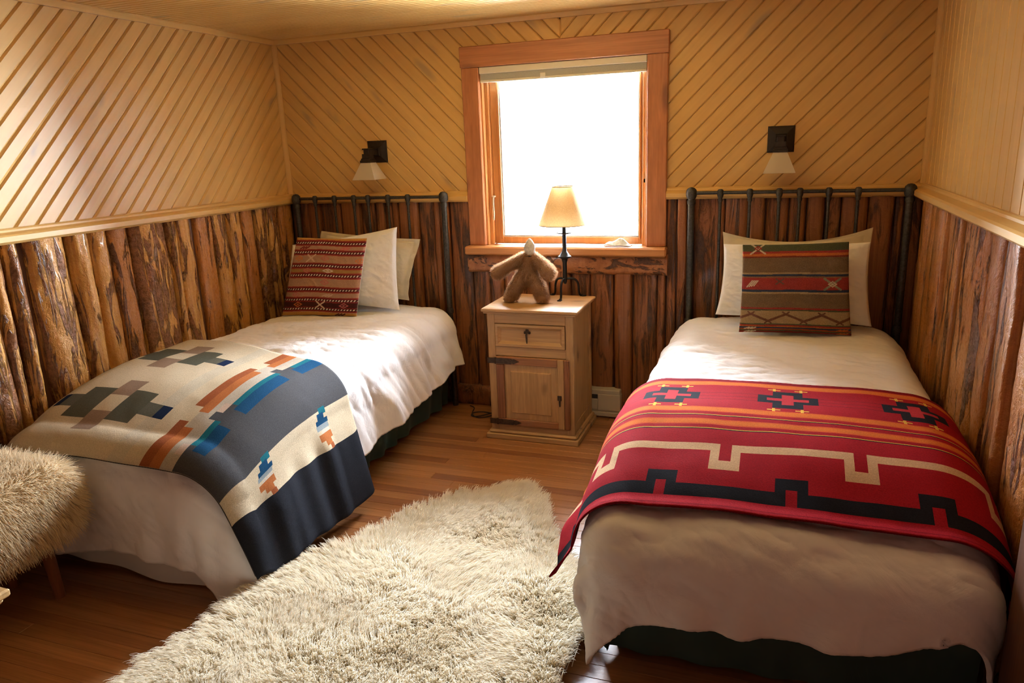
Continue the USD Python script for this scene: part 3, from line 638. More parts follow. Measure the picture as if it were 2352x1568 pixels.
sl = lambda y: .11 * np.clip((-y - 1.5) / .5, 0, 1) ** 2
def top_at(xc):
    def f(x, y):
        e = n2(x * 2.6 + xc, y * 2.2, int(xc * 7) + 2, 3) * .012
        return .600 + .024 * np.cos((x - xc) * 2.6) - sl(y) + e - .015 * sst((y + .22) / .2)
    return f
LTOP, RTOP = top_at(.565), top_at(2.865)
def folds(amp, k, seed, ramp=.25, fine=.010):
    def f(s, ex, u, y):
        return amp * sst(ex / ramp) * (.6 * n1(s * k, seed) + .4 * n1(s * k * 2.3 + 5, seed + 1)) + fine * sst((ex - .12) / .25) * n1(s * 21, seed + 4)
    return f
LB = dict(x0=.25, x1=.97, yf=-2.0, rho=.15, flare=.20, side=1, ffoot=.09, fl2=.0)
RB = dict(x0=2.49, x1=3.245, yf=-2.0, rho=.15, flare=.14, side=-1, ffoot=.14, fl2=.0)

def rows(a, b, n): return np.linspace(a, b, n)
def wrinkle(P, amp, su, sv, seed, mask=1.0):
    n = grid_normals(P); X = P[..., 0]; Y = P[..., 1]; Z = P[..., 2]
    w = n2(X * su + Z * su * .6, Y * sv + Z * sv * .5, seed, 4)
    w = 1 - np.abs(w) * 2.2
    return P + n * (amp * np.clip(w, -.6, 1) * mask)[..., None]

def duvet(name, label, cfg, top, x_lo, x_hi, drop_lo, drop_hi, drop_foot, head, seed, tilt=0.0, nu=200, nv=260):
    a = np.linspace(0, 1, nu); b = np.linspace(0, 1, nv); A, B = np.meshgrid(a, b)
    vy = head + (cfg['yf'] - head - 0) * 0
    foot = cfg['yf'] - drop_foot
    Y = head + (foot - head) * B
    lo = cfg['x0'] - drop_lo(Y); hi = cfg['x1'] + drop_hi(Y)
    U = lo + (hi - lo) * A
    Y = Y + (.035 * n1(U * 4.2, seed) + tilt * (U - (cfg['x0'] + cfg['x1']) / 2)) * sst((B - .7) / .3)
    P = drape(U, Y, top=top, fold=folds(.046, 6.5, seed, .13, .014), **cfg)
    P = wrinkle(P, .012, 2.6, 5.0, seed + 3)
    P = wrinkle(P, .0050, 7, 13, seed + 8)
    P = wrinkle(P, .0022, 20, 34, seed + 9)
    V, F = cloth(P, .012)
    p = obj(name, (V, F), DUVET, smooth=True); meta(p, label, 'duvet', 'white duvets on the beds'); return P
PL = duvet('duvet', 'white cotton duvet covering the left bed under the cream and charcoal blanket', LB, LTOP, 0, 0,
      lambda Y: .20 + 0 * Y, lambda Y: .43 + .06 * sst((-Y - .3) / 1.2) + .03 * n1(Y * 4, 3), .47, -.125, 21)
PR = duvet('duvet', 'white cotton duvet covering the right bed under the red blanket', RB, RTOP, 0, 0,
      lambda Y: .40 - .12 * sst((-Y - 1.2) / .7) + .03 * n1(Y * 4, 8), lambda Y: .22 + 0 * Y + .20 * sst((-Y - 1.9) / .5), .335, -.125, 33, tilt=.13)

# second white layer at the foot of the left bed
s = np.linspace(.10, 1.10, 60); zz = np.linspace(.34, .025, 14); S, Z = np.meshgrid(s, zz)
P = np.stack([S, -2.065 - .02 * (.34 - Z) + .010 * np.sin(S * 14) * (.34 - Z) / .3 + .008 * n1(S * 9, 4), Z + .018 * (np.sin(S * 4.2 + 1.2)) * (.34 - Z) / .3], -1)
V, F = cloth(P[:, ::1], .003); p = obj('bed_sheet', (V, F), SHEETM, smooth=True); meta(p, 'white sheet hem hanging below the duvet at the foot of the left bed', 'sheet')

# pleated green skirts
def skirt(path, z0, label, seed, amp=.014):
    p = np.array(path, float); d = np.r_[0, np.cumsum(np.linalg.norm(np.diff(p, axis=0), axis=1))]
    s = np.arange(0, d[-1], .008); X = np.interp(s, d, p[:, 0]); Y = np.interp(s, d, p[:, 1])
    tx, ty = np.gradient(X), np.gradient(Y); l = np.hypot(tx, ty); nx, ny = ty / l, -tx / l
    z = np.linspace(.33, z0, 10); Sg, Z = np.meshgrid(s, z)
    k = (.33 - Z) / .3
    f = amp * k * (np.sin(Sg * 38 + 2.5 * n1(Sg * 4, seed)) + .8 * n1(Sg * 7, seed + 2)) + .03 * k
    P = np.stack([X[None] + nx[None] * f, Y[None] + ny[None] * f, Z + .006 * n1(Sg * 5, seed + 5) * k], -1)
    V, F = cloth(P, .002); q = obj('bed_skirt', (V, F), SKIRT, smooth=True); meta(q, label, 'bed skirt', 'green bed skirts')
skirt([(1.055, -.12), (1.055, -2.02)], .025, 'dark green pleated bed skirt under the left bed', 3)
skirt([(3.36, -2.03), (2.385, -2.03), (2.385, -.12)][::1], .022, 'dark green bed skirt under the right bed', 6, .007)

# ---------------------------------------------------------------- patterned blankets
def breaks(vals, lo, hi, step):
    v = sorted(set([round(x, 4) for x in vals if lo < x < hi] + [lo, hi])); out = []
    for a, b in zip(v[:-1], v[1:]): out += list(np.linspace(a, b, max(1, math.ceil((b - a) / step)) + 1)[:-1])
    return np.array(out + [hi])

class Pattern:
    def __init__(self, base): self.base, self.r = base, []
    def add(self, u0, u1, v0, v1, c): self.r.append((u0, u1, v0, v1, c))
    def plus(self, u, v, au, av, bu, bv, c): self.add(u - au, u + au, v - bv, v + bv, c); self.add(u - bu, u + bu, v - av, v + av, c)
    def colours(self, U, V):
        C = np.tile(np.array(self.base, float), (len(U), 1))
        for a, b, c, d, col in self.r: C[(U > a) & (U < b) & (V > c) & (V < d)] = col
        return C

def blanket(name, label, pat, ur, vr, place, th, step=.014):
    us = breaks([x for r in pat.r for x in r[:2]], *ur, step); vs = breaks([x for r in pat.r for x in r[2:4]], *vr, step)
    U, V = np.meshgrid(us, vs); P = place(U, V)
    q = grid_faces(*U.shape); uc, vc = U.ravel()[q].mean(1), V.ravel()[q].mean(1)
    C = pat.colours(uc, vc)
    Vx, F = cloth(P, th)
    rest = len(F) - 4 * len(q)
    cols = np.vstack([C, C, C, C, np.tile(C[0], (rest, 1))])
    p = obj(name, (Vx, F), BLANKET, smooth=True); colour(p, cols, 'uniform'); meta(p, label, 'blanket', 'folded wool blankets on the beds')
    return p, P
CREAM, ORA, ORD, TEAL, BLUE, GREY, CHAR = L(.50, .42, .29), L(.34, .115, .036), L(.25, .075, .028), L(.012, .115, .145), L(.010, .052, .115), L(.060, .060, .063), L(.017, .018, .023)
GRN, GRL, TAN, NAVY, PINK, HEA = L(.085, .085, .060), L(.098, .098, .074), L(.24, .165, .115), L(.012, .022, .055), L(.46, .34, .26), L(.38, .33, .26)
wp = Pattern(CREAM)
for c in (.135, .30): wp.add(c, c + .06, .0, .94, tuple(x * .96 for x in CREAM)) if 0 else None
def cross(u, v):
    wp.add(u - .295, u + .295, v - .035, v + .035, GRN); wp.add(u - .295, u - .245, v - .035, v + .035, NAVY); wp.add(u + .245, u + .295, v - .035, v + .035, NAVY)
    wp.add(u - .17, u + .17, v - .085, v + .085, GRN); wp.add(u - .245, u - .17, v - .035, v + .035, GRL); wp.add(u + .17, u + .245, v - .035, v + .035, GRL)
    wp.add(u - .05, u + .05, v - .15, v + .15, TAN); wp.add(u - .05, u + .05, v - .045, v + .045, CREAM)
cross(.40, .245); cross(.455, .675)
for us in (.12, .68): wp.add(us, us + .07, .0, .94, L(.455, .40, .295))
cross(.40, .245); cross(.455, .675)
wp.add(.91, 1.04, 0, .94, GREY); wp.add(1.04, 1.215, 0, .94, GREY); wp.add(1.37, 1.66, 0, .94, CHAR)
wp.add(.875, .965, 0, .94, HEA)
for a, b in ((0, .18), (.24, .63), (.69, .94)):
    wp.add(.825, .868, a, b - (.03 if b < .9 else 0), ORD); wp.add(.868, .912, a + (.03 if a > 0 else 0), b, ORA)
for a, b in ((0, .17), (.245, .58), (.66, .84)):
    wp.add(.965, .992, a, b - .03, TEAL); wp.add(.992, 1.045, a + (.02 if a else 0), b, BLUE)
    wp.add(.935, .965, max(a - .05, 0), a, GREY); wp.add(.935, .965, b - .03, b + .03, PINK); wp.add(.965, .992, b - .03, b + .02, GREY)
for v in (.245, .655):
    wp.add(1.205, 1.232, v - .045, v + .005, TEAL); wp.add(1.225, 1.25, v - .025, v + .025, BLUE); wp.add(1.25, 1.27, v - .05, v + .04, BLUE); wp.add(1.27, 1.29, v - .045, v + .045, L(.22, .26, .27))
    wp.add(1.29, 1.305, v - .04, v + .02, L(.48, .43, .35)); wp.add(1.305, 1.332, v - .045, v + .045, ORA); wp.add(1.332, 1.352, v - .025, v + .02, ORA); wp.add(1.352, 1.372, v - .03, v + .0, ORD)
for us in (-.03, -.12): wp.add(us - .06, us, 0, .94, ORD if us < -.1 else ORA)
def place_l(U, V):
    t = V / .94
    yt = -1.20 - .14 * sst((U - .4) / .6); yb = -2.145 - .03 * sst((U - 1.0) / .5)
    Y = yt + (yb - yt) * t + .008 * n1(U * 2.2, 31) * t
    u = U - sst((U - 1.05) / .6) * .15 * np.clip((-Y - 1.65) / .5, 0, 1) + np.where(U < .25, (.25 - U) * .25, 0)
    P = drape(u, Y, top=LTOP, fold=folds(.046, 6.5, 21, .13, .006), off=.034, **LB)
    return wrinkle(P, .003, 3, 3, 71)
pb, PBL = blanket('blanket', 'cream and charcoal wool blanket with stepped crosses and orange-blue stripes on left bed', wp, (-.22, 1.655), (0, .94), place_l, .005)
def overstitch(P, m, parent, step=.011, depth=.018):
    """blanket stitch along a row of edge points P (n,3) with inward points Q"""
    E, I = P; d = np.r_[0, np.cumsum(np.linalg.norm(np.diff(E, axis=0), axis=1))]
    ts = np.arange(0, d[-1], step); e = np.stack([np.interp(ts, d, E[:, k]) for k in range(3)], 1); i_ = np.stack([np.interp(ts, d, I[:, k]) for k in range(3)], 1)
    ms = [tube(E[::2], .0028, 5)]
    for a, b in zip(e, i_):
        v = (b - a) / max(np.linalg.norm(b - a), 1e-6); ms.append(tube([a, a + v * depth], .0013, 4))
    return obj('edge_stitching', cat_(ms), m, parent)
nb = grid_normals(PBL); PO = PBL + nb * .001
overstitch((PO[-1], PO[-4]), STITCH, pb); overstitch((PO[:, -1][::-1], PO[:, -4][::-1]), STITCH, pb)

RED, RDD, RORA, RCRM, RBLK, RYEL, RPNK = L(.275, .009, .014), L(.18, .005, .010), L(.50, .13, .02), L(.52, .35, .20), L(.014, .014, .018), L(.58, .36, .05), L(.36, .025, .03)
rp = Pattern(RED)
rp.add(1.9, 3.8, 0, .022, RDD)
for a, b in ((.030, .065), (.295, .325), (.378, .404)):
    rp.add(1.9, 3.8, a, b, RORA); 
    for q_ in (a, b): rp.add(1.9, 3.8, q_ - .003, q_ + .003, L(.48, .08, .02))
for v in (.347, .424): rp.add(1.9, 3.8, v, v + .0035, RYEL); rp.add(1.9, 3.8, v + .0035, v + .0075, RBLK)
for v in (.148, .182, .212): rp.add(1.9, 3.8, v, v + .0025, L(.10, .008, .012))
for u in (2.155, 2.515, 2.885, 3.255, 3.62):
    v = .182
    rp.plus(u, v, .092, .082, .046, .036, RBLK); rp.plus(u, v, .064, .050, .018, .012, RPNK)
    for du in (-.042, .042):
        for dv in (-.098, .098): rp.plus(u + du, v + dv, .020, .013, .0045, .0035, RYEL)
rp.add(1.9, 3.8, .50, .532, RCRM)
for u in (2.362, 2.717, 3.073, 3.43):
    rp.add(u - .042, u + .042, .50, .612, RCRM); rp.add(u - .0165, u + .0165, .49, .574, RED)
rp.add(1.9, 3.8, .672, .715, RBLK)
for u in (2.205, 2.552, 2.897, 3.245, 3.59):
    rp.add(u - .042, u + .042, .624, .715, RBLK); rp.add(u - .0145, u + .0145, .662, .716, RED)
rp.add(1.9, 3.8, .748, .751, RDD)
def place_r(U, V):
    Y = -1.275 - V * 1.0 + .006 * n1(U * 2.1, 12)
    cfg = dict(RB); cfg['flare'] = .42; cfg['fl2'] = .0
    P = drape(U, Y, top=RTOP, fold=folds(.046, 6.5, 33, .13, .006), off=.032, **cfg)
    return wrinkle(P, .003, 3, 3, 81)
pr_, PBR = blanket('blanket', 'red wool blanket with black and cream stepped bands over the foot of the right bed', rp, (2.09, 3.66), (0, .765), place_r, .005)

# ---------------------------------------------------------------- pillows
def pillow(corners, t, seed, n=90, flange=0.0, wr=.006, pinch=.05, droop=0.0, pw=.5):
    BLc, BRc, TRc, TLc = (np.array(c, float) for c in corners)
    a = np.linspace(0, 1, n); b = np.linspace(0, 1, n); A, B = np.meshgrid(a, b)
    x, y = 2 * A - 1, 2 * B - 1
    xp = x * (1 - min(pinch, .05) * (1 - y ** 2) * np.abs(x) ** 2); yp = y * (1 - pinch * (1 - x ** 2) * np.abs(y) ** 2)
    A2, B2 = (xp + 1) / 2, (yp + 1) / 2
    base = ((1 - A2) * (1 - B2))[..., None] * BLc + (A2 * (1 - B2))[..., None] * BRc + (A2 * B2)[..., None] * TRc + ((1 - A2) * B2)[..., None] * TLc
    nrm = np.cross(BRc - BLc, TLc - BLc); nrm /= np.linalg.norm(nrm)
    f = flange
    xi, yi = np.clip(x / (1 - f), -1, 1), np.clip(y / (1 - f), -1, 1)
    h = (np.maximum(1 - xi ** 2, 0) * np.maximum(1 - yi ** 2, 0)) ** pw
    w = n2(A * 4 + seed, B * 4, seed, 4) * wr * 1.6 + (.5 - np.abs(n2(A * 7 + B * 3, B * 5 + seed, seed + 2, 4)) * 2.4) * wr * .9
    edge = 1 - np.maximum(np.abs(x), np.abs(y)) ** 12
    wav = (.012 * n2(A * 6, B * 6, seed + 5, 2)) * (1 - h) if f else 0
    front = base + nrm * (t * .5 * h + w * edge * (h > 0) + .0015 + wav)[..., None]
    back = base - nrm * (t * .5 * h + .0015 - wav)[..., None]
    return front, back, A, B

def pillow_obj(name, corners, t, m, label, seed, cat='pillow', **k):
    fr_, bk, A, B = pillow(corners, t, seed, **k); n = fr_.shape[0]
    q = tri(grid_faces(n, n)); N = n * n; idx = np.arange(N).reshape(n, n)
    rim = np.concatenate([idx[0, :-1], idx[:-1, -1], idx[-1, :0:-1], idx[:0:-1, 0]]); nx = np.roll(rim, -1)
    F = np.vstack([q, q[:, ::-1] + N, np.stack([rim, rim + N, nx + N], 1), np.stack([rim, nx + N, nx], 1)])
    p = obj(name, (np.vstack([fr_.reshape(-1, 3), bk.reshape(-1, 3)]), F), m, smooth=True); meta(p, label, cat, 'pillows and cushions on the beds' if 0 else ('pillows on the beds' if cat == 'pillow' else 'kilim cushions on the beds'))
    return p, fr_, A, B
def onplane(yv, u, v):
    d = CM @ np.array([(u - 1176) / 1693.711, 1, -(v - 784) / 1693.711]); return EYE + d * ((yv - EYE[1]) / d[1])

pillow_obj('pillow', [onplane(-0.212, 700, 668), onplane(-0.212, 938, 690), onplane(-0.167, 966, 549), onplane(-0.167, 738, 530)], .10, SHAMM, 'cream flanged pillow sham at the back of the left bed', 3, flange=.11, n=110)
pillow_obj('pillow', [onplane(-0.360, 655, 690), onplane(-0.360, 918, 712), onplane(-0.310, 912, 521), onplane(-0.310, 672, 562)], .15, PILLOWM, 'white pillow behind the striped cushion on the left bed', 7, n=110, pw=.42, wr=.010)
pillow_obj('pillow', [onplane(-0.182, 1645, 722), onplane(-0.182, 2000, 738), onplane(-0.157, 2006, 522), onplane(-0.157, 1660, 532)], .09, SHAMM, 'cream flanged pillow sham at the back of the right bed', 13, flange=.10, n=110, pinch=.27)
pillow_obj('pillow', [onplane(-0.335, 1643, 722), onplane(-0.335, 2002, 750), onplane(-0.290, 2000, 556), onplane(-0.290, 1662, 560)], .15, PILLOWM, 'white pillow behind the brown cushion on the right bed', 17, n=110, pw=.42, wr=.010)

def kilim(name, corners, t, label, seed, fn):
    c_ = pillow(corners, t, seed, n=220, wr=.003, pinch=.02, pw=.38)
    p, fr_, A, B = pillow_obj(name, corners, t, KILIM, label, seed, 'cushion', n=220, wr=.003, pinch=.02, pw=.38)
    C = fn(A.ravel(), B.ravel()); colour(p, np.vstack([C, np.tile(np.array(L(.58, .55, .48)), (len(C), 1))]), 'vertex')
    return p
def bands(B, tab):
    C = np.zeros((len(B), 3))
    for a, b, c in tab: C[(B >= a) & (B <= b)] = c
    return C
def diamond(C, A, B, a, b, ra, rb, col, th=.25):
    d = np.abs(A - a) / ra + np.abs(B - b) / rb; C[(d < 1) & (d > 1 - th)] = col; C[d < .3] = col
def stroke(C, A, B, p, q, w, col):
    p, q = np.array(p), np.array(q); d = q - p; L2 = (d ** 2).sum(); t = np.clip(((A - p[0]) * d[0] + (B - p[1]) * d[1]) / L2, 0, 1)
    C[np.hypot(A - p[0] - t * d[0], B - p[1] - t * d[1]) < w] = col
def xmark(C, A, B, a, b, r, w, col):
    stroke(C, A, B, (a - r, b - r * .8), (a + r, b + r * .8), w, col); stroke(C, A, B, (a - r, b + r * .8), (a + r, b - r * .8), w, col)

BRK, DRD, RDB, TN, OCH, WHT, PNK, ORG = L(.055, .014, .012), L(.16, .018, .018), L(.26, .035, .025), L(.36, .21, .12), L(.42, .22, .05), L(.60, .52, .42), L(.46, .12, .10), L(.52, .15, .04)
def kil_left(A, B):
    B = B + .012 * n1(A * 2.5, 5) ; T = 1 - B
    C = np.tile(np.array(TN), (len(A), 1))
    C[T < .035] = OCH; C[(T > .39) & (T < .45)] = L(.30, .17, .05); C[T > .955] = OCH
    for c in (.065, .185, .355, .475, .655, .79, .91):
        h = .038
        d = T - c; C[np.abs(d) < h] = RDB; C[np.abs(d) < h * .72] = DRD; C[np.abs(d) < h * .33] = BRK
        ph = (A * 26 + (d / h) * .55) % 1.0; C[(np.abs(d) < h * .26) & (ph < .45)] = WHT
    C[(T > .82) & (T < .885)] = BRK
    for a, t_, c in ((.12, .262, ORG), (.50, .262, PNK), (.97, .28, ORG), (.28, .415, PNK), (.55, .562, PNK), (.18, .725, PNK), (.22, .853, ORG), (.84, .853, PNK)): diamond(C, A, T, a, t_, .065, .034, c, .3)
    diamond(C, A, T, .57, .415, .075, .028, WHT, .3)
    for a, t_, c in ((.30, .26, L(.52, .36, .24)), (.53, .853, L(.55, .38, .26))): xmark(C, A, T, a, t_, .055, .009, c)
    for a, t_, c in ((.18, .125, DRD), (.76, .125, PNK), (.80, .975, BRK), (.62, .725, L(.5, .34, .24))):
        for k in (-.04, 0, .04): stroke(C, A, T, (a + k - .03, t_ + .014), (a + k + .02, t_ - .012), .008, c)
    return C
kilim('kilim_cushion', [onplane(-0.520, 648, 724), onplane(-0.470, 819, 727), onplane(-0.438, 843, 547), onplane(-0.458, 683, 545)], .085, 'red and tan striped kilim cushion on the left bed', 23, kil_left)
GRK, BRN, BRN2, KRD, KBL, KTN, KCR = L(.075, .085, .045), L(.155, .10, .055), L(.18, .12, .065), L(.26, .035, .03), L(.035, .05, .085), L(.30, .21, .11), L(.50, .42, .30)
def kil_right(A, B):
    T = 1 - B + .010 * n1(A * 2.2, 9) + .02 * (A - .5) * 0
    C = bands(T, [(-1, .075, GRK), (.075, .10, KRD), (.10, .13, L(.42, .12, .03)), (.13, .145, L(.16, .03, .02)), (.145, .31, BRN), (.31, .33, KTN), (.33, .352, KBL), (.352, .368, L(.20, .10, .05)), (.368, .50, KRD), (.50, .525, KBL), (.525, .545, KTN),
               (.545, .70, BRN), (.70, .72, KRD), (.72, .735, GRK), (.735, .885, KTN), (.885, .90, GRK), (.90, .915, KRD), (.915, .925, L(.42, .12, .03)), (.925, .945, KBL), (.945, .96, L(.30, .06, .02)), (.96, .975, GRK), (.975, 2, L(.20, .025, .02))])
    n = 7
    for k in range(n):
        a0, a1 = -.06 + k * 1.12 / n, -.06 + (k + 1) * 1.12 / n; lo, hi = (.775, .855) if k % 2 else (.855, .775)
        stroke(C, A, T, (a0, lo), (a1, hi), .013, L(.13, .055, .035)); xmark(C, A, T, a0, lo, .028, .008, L(.13, .055, .035))
    xmark(C, A, T, .84, .435, .075, .011, L(.20, .20, .13)); xmark(C, A, T, .84, .435, .045, .010, L(.24, .22, .14)); diamond(C, A, T, .84, .435, .045, .035, KCR, .4)
    xmark(C, A, T, .36, .41, .035, .007, L(.12, .07, .05))
    for k in range(4): stroke(C, A, T, (.05 + k * .022, .47 - k * .004), (.10 + k * .018, .40), .006, KCR)
    xmark(C, A, T, .15, .045, .07, .008, KCR); xmark(C, A, T, .15, .045, .04, .008, KCR); diamond(C, A, T, .15, .04, .04, .03, KRD, .5)
    for a in (.10, .92): 
        for k in (-.03, .0, .03): stroke(C, A, T, (a + k - .02, .95), (a + k + .02, .935), .006, KCR if a < .5 else L(.42, .12, .03))
        for k in (-.03, .0, .03): stroke(C, A, T, (a + k - .02, .99), (a + k + .02, .975), .006, KCR if a < .5 else L(.42, .12, .03))
    return C
kilim('kilim_cushion', [onplane(-0.465, 1697, 762), onplane(-0.440, 1955, 770), onplane(-0.413, 1950, 555), onplane(-0.428, 1706, 562)], .09, 'brown and red kilim cushion with green top on the right bed', 29, kil_right)

# ================================================================ furry toy on the nightstand
import manifold3d as m3
def capsule_chain(bones):
    parts = []
    for (p, r), (q_, s_) in bones:
        a = m3.Manifold.sphere(r, 20).translate(tuple(p)); b = m3.Manifold.sphere(s_, 20).translate(tuple(q_)); parts.append(m3.Manifold.batch_hull([a, b]))
    m = parts[0]
    for x in parts[1:]: m = m + x
    m = m.refine_to_length(.007).to_mesh(); t = trimesh.Trimesh(m.vert_properties[:, :3], m.tri_verts)
    trimesh.smoothing.filter_taubin(t, iterations=12); return t
to = thing('toy_animal', 'brown furry toy animal with pale cloth head standing on the nightstand', 'soft toy')
Z = NH
tb = capsule_chain([(((1.628, -.29, Z + .225), 0.033), ((1.618, -.285, Z + .150), 0.049)), (((1.618, -.285, Z + .150), 0.049), ((1.612, -.285, Z + .125), 0.045)),
    (((1.60, -.29, Z + .222), 0.029), ((1.515, -.31, Z + .180), 0.027)), (((1.515, -.31, Z + .180), 0.027), ((1.465, -.325, Z + .150), 0.033)),
    (((1.65, -.29, Z + .222), 0.029), ((1.715, -.315, Z + .185), 0.029)), (((1.715, -.315, Z + .185), 0.029), ((1.745, -.345, Z + .158), 0.037)),
    (((1.592, -.29, Z + .13), 0.037), ((1.555, -.315, Z + .07), 0.033)), (((1.555, -.315, Z + .07), 0.033), ((1.533, -.325, Z + .026), 0.031)), (((1.533, -.325, Z + .027), 0.030), ((1.528, -.338, Z + .022), 0.025)),
    (((1.648, -.29, Z + .13), 0.039), ((1.683, -.312, Z + .07), 0.035)), (((1.683, -.312, Z + .07), 0.035), ((1.702, -.318, Z + .026), 0.031)), (((1.702, -.318, Z + .027), 0.030), ((1.706, -.332, Z + .022), 0.025))])
tb.apply_translation([0, 0, .006])
obj('body', tb, PLUSH, to, smooth=True)
hd = lathe([(0, -.004), (.026, .0), (.027, .02), (.030, .04), (.026, .058), (.016, .076), (.005, .088), (0, .089)], (1.632, -.29, Z + .240), 28)
hv = np.array(hd.vertices); hv += .005 * (meshkit.fbm(hv * 60, 3, 4)[:, None] - .5) * np.array([1, 1, .4]) * 2; hd.vertices = hv
obj('head', hd, HEADM, to, smooth=True, label='pale grey-white cloth head')
obj('collar', tube([(1.630 + .029 * math.cos(t), -.29 + .029 * math.sin(t), Z + .241) for t in np.linspace(0, 2 * np.pi, 33)], .0035, 6, False), CORD, to, smooth=60, label='thin black collar')
def fur_on(mesh, count, length, m, parent, seed, comb=(0, 0, -.4), width=.0012, k=4, curl=.25, name='fur', clump=0, mask=None, taper=.35):
    r = np.random.default_rng(seed)
    pts, fi = trimesh.sample.sample_surface(mesh, count, seed=seed)
    if mask is not None: kp = mask(pts); pts, fi = pts[kp], fi[kp]
    n = mesh.face_normals[fi]; N = len(pts)
    d = n + np.array(comb) + r.normal(0, .22, (N, 3)); d /= np.linalg.norm(d, axis=1, keepdims=True)
    ln = length * r.uniform(.6, 1.15, N)
    t = np.linspace(0, 1, k); bend = np.array(comb) * curl + r.normal(0, .18, (N, 3)) * curl
    P = pts[:, None] + d[:, None] * (ln[:, None] * t)[..., None] + bend[:, None] * (ln[:, None] * t ** 2)[..., None] - n[:, None] * .002
    Wd = width * (1 - (1 - taper) * t)[None] * r.uniform(.7, 1.2, (N, 1))
    return curves(name, P, Wd, m, parent)
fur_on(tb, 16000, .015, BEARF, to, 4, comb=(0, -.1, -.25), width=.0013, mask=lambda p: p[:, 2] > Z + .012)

# cloth on the sill
P = onplane(-.02, 1405, 560); gx, gy = np.meshgrid(np.linspace(-.055, .055, 40), np.linspace(-.025, .03, 24)); KS = 1.3
hz = .030 * np.exp(-((gx - .012) / .032) ** 2 - ((gy) / .02) ** 2) + .012 * np.exp(-((gx + .04) / .018) ** 2) + .008 * (meshkit.fbm(np.stack([gx * 40, gy * 40, gx * 0], -1), 3, 2) - .3)
hz = np.maximum(hz, 0) * np.clip((1 - np.abs(gx / .058) ** 4) * (1 - (np.abs(gy - .002) / .03) ** 4), 0, 1) ** .5
V, F = cloth(np.stack([2.03 + gx * KS, -.012 + gy * 1.1, oz0 + .004 + hz * 1.25], -1), .003)
p = obj('folded_rag', (V, F), RAG, smooth=True); meta(p, 'crumpled pale cloth lying on the window sill right of the lamp', 'cloth')

# ================================================================ sheepskin rug
rug = thing('sheepskin_rug', 'cream long-haired sheepskin rug on the floor between the beds', 'rug')
def onz(zv, u, v):
    d = CM @ np.array([(u - 1176) / 1693.711, 1, -(v - 784) / 1693.711]); return (EYE + d * ((zv - EYE[2]) / d[2]))[:2]
opx = [(1010, 1168), (1055, 1150), (1105, 1158), (1160, 1138), (1215, 1142), (1245, 1165), (1258, 1210), (1275, 1262), (1310, 1320), (1345, 1385), (1375, 1440), (1310, 1500), (1290, 1560), (1275, 1650), (1180, 1760), (700, 1800), (330, 1700), (290, 1600), (365, 1525), (455, 1478), (540, 1410), (640, 1352), (700, 1310), (745, 1290), (810, 1275), (880, 1225), (955, 1190)]
outl = Polygon([onz(.02, *q_) for q_ in opx]).buffer(.03).buffer(-.03)
gx, gy = np.meshgrid(np.arange(.6, 2.7, .02), np.arange(-3.3, -.9, .02))
import shapely
ins = shapely.contains_xy(outl, gx, gy)
q = grid_faces(*gx.shape); q = q[ins.ravel()[q].all(1)]
gz = .014 + .014 * (meshkit.fbm(np.stack([gx * 4, gy * 4, gx * 0], -1), 3, 8))
V = np.stack([gx, gy, gz], -1).reshape(-1, 3); uq, inv_ = np.unique(q, return_inverse=True); Fq = tri(inv_.reshape(q.shape)); Vt_ = V[uq]
hide = trimesh.Trimesh(Vt_, Fq, process=False)
ex = trimesh.Trimesh(np.vstack([Vt_, Vt_ - [0, 0, .012]]), np.vstack([Fq, Fq[:, ::-1] + len(Vt_)]), process=False)
obj('hide', ex, SKIN, rug, smooth=True)
r = np.random.default_rng(17)
NC, NS = 10000, 10
pts, fi = trimesh.sample.sample_surface(hide, NC, seed=3)
edge = np.array([outl.exterior.distance(s_) for s_ in shapely.points(pts[:, :2])])
ctr = np.array(outl.centroid.coords[0]); outw = pts[:, :2] - ctr; outw /= np.linalg.norm(outw, axis=1, keepdims=True)
fx = meshkit.fbm(np.c_[pts[:, :2] * 3.2, np.zeros(NC)], 3, 3) * 2 - 1; fy = meshkit.fbm(np.c_[pts[:, :2] * 3.2, np.full(NC, 7.0)], 3, 5) * 2 - 1
e = np.clip(1 - edge / .16, 0, 1)[:, None]
lean = np.c_[fx, fy] * 1.5 + np.array([-.15, -.35]) * .6
lean = lean * (1 - e * .7) + outw * e * 1.1
cl = .052 * (.75 + .5 * meshkit.fbm(np.c_[pts[:, :2] * 5, np.full(NC, 2.0)], 2, 9))
P0 = np.repeat(pts, NS, 0) + np.c_[r.normal(0, .0095, (NC * NS, 2)), np.zeros(NC * NS)]
tipc = np.repeat(pts + np.c_[lean * cl[:, None], cl], NS, 0); tip = tipc + r.normal(0, .006, (NC * NS, 3)) + (P0 - np.repeat(pts, NS, 0)) * .55
t = np.array([0, .4, .75, 1.0]); N = NC * NS
mid = np.c_[np.zeros((N, 2)), np.full(N, .018)]
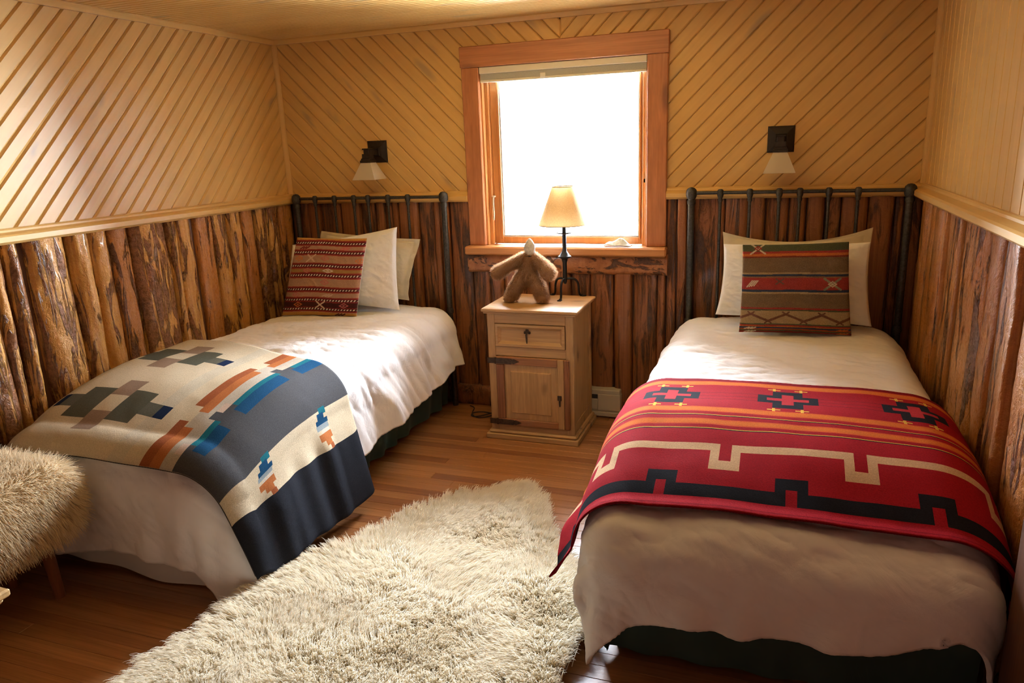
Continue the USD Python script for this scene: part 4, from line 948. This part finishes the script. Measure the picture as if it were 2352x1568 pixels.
Pc = P0[:, None] * (1 - t)[None, :, None] + tip[:, None] * t[None, :, None] + mid[:, None] * (4 * t * (1 - t))[None, :, None] + r.normal(0, .0022, (N, 4, 3)) * t[None, :, None]
Wd = np.array([.0024, .0022, .0016, .0005])[None] * r.uniform(.7, 1.2, (N, 1))
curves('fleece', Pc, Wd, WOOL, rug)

# ================================================================ stool, side table
st = thing('sheepskin_stool', 'low wooden stool draped with a shaggy cream sheepskin at the foot of the left bed', 'stool')
sc = np.array([.37, -2.40, .455])
sb = m3.Manifold.batch_hull([m3.Manifold.sphere(.06, 24).translate((sc[0] + a * .20, sc[1] + b * .13, sc[2] + c)) for a in (-1, 1) for b in (-1, 1) for c in (0, -.10)]).refine_to_length(.03).to_mesh()
sm = trimesh.Trimesh(sb.vert_properties[:, :3], sb.tri_verts); trimesh.smoothing.filter_taubin(sm, iterations=6)
obj('seat', sm, SKIN, st, smooth=True)
for a in (-1, 1):
    for b in (-1, 1): obj('leg', tube([(sc[0] + a * .11, sc[1] + b * .12, .34), (sc[0] + a * .115, sc[1] + b * .14, .0)], [.024, .018], 12), STOOLW, st, smooth=50)
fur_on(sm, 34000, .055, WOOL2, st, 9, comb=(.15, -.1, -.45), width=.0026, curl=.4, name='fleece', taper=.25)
tbl = thing('side_table', 'corner of a yellow pine side table at the left edge of the picture', 'table')
tx, ty = 1.03, -2.757
obj('tabletop', cat_([bx(tx - .5, tx, ty - .5, ty, .428, .45, .005), bx(tx - .49, tx - .012, ty - .49, ty - .012, .412, .428, .007)]), TABLEW, tbl)
for a in (tx - .13, tx - .46):
    for b in (ty - .075, ty - .46): obj('leg', bx(a, a + .045, b, b + .045, 0, .412, .004), TABLEW, tbl)
obj('apron', cat_([bx(tx - .45, tx - .10, ty - .05, ty - .032, .34, .412), bx(tx - .115, tx - .095, ty - .45, ty - .05, .34, .412), bx(tx - .45, tx - .04, ty - .468, ty - .45, .34, .412), bx(tx - .468, tx - .45, ty - .45, ty - .05, .34, .412)]), TABLEW, tbl)
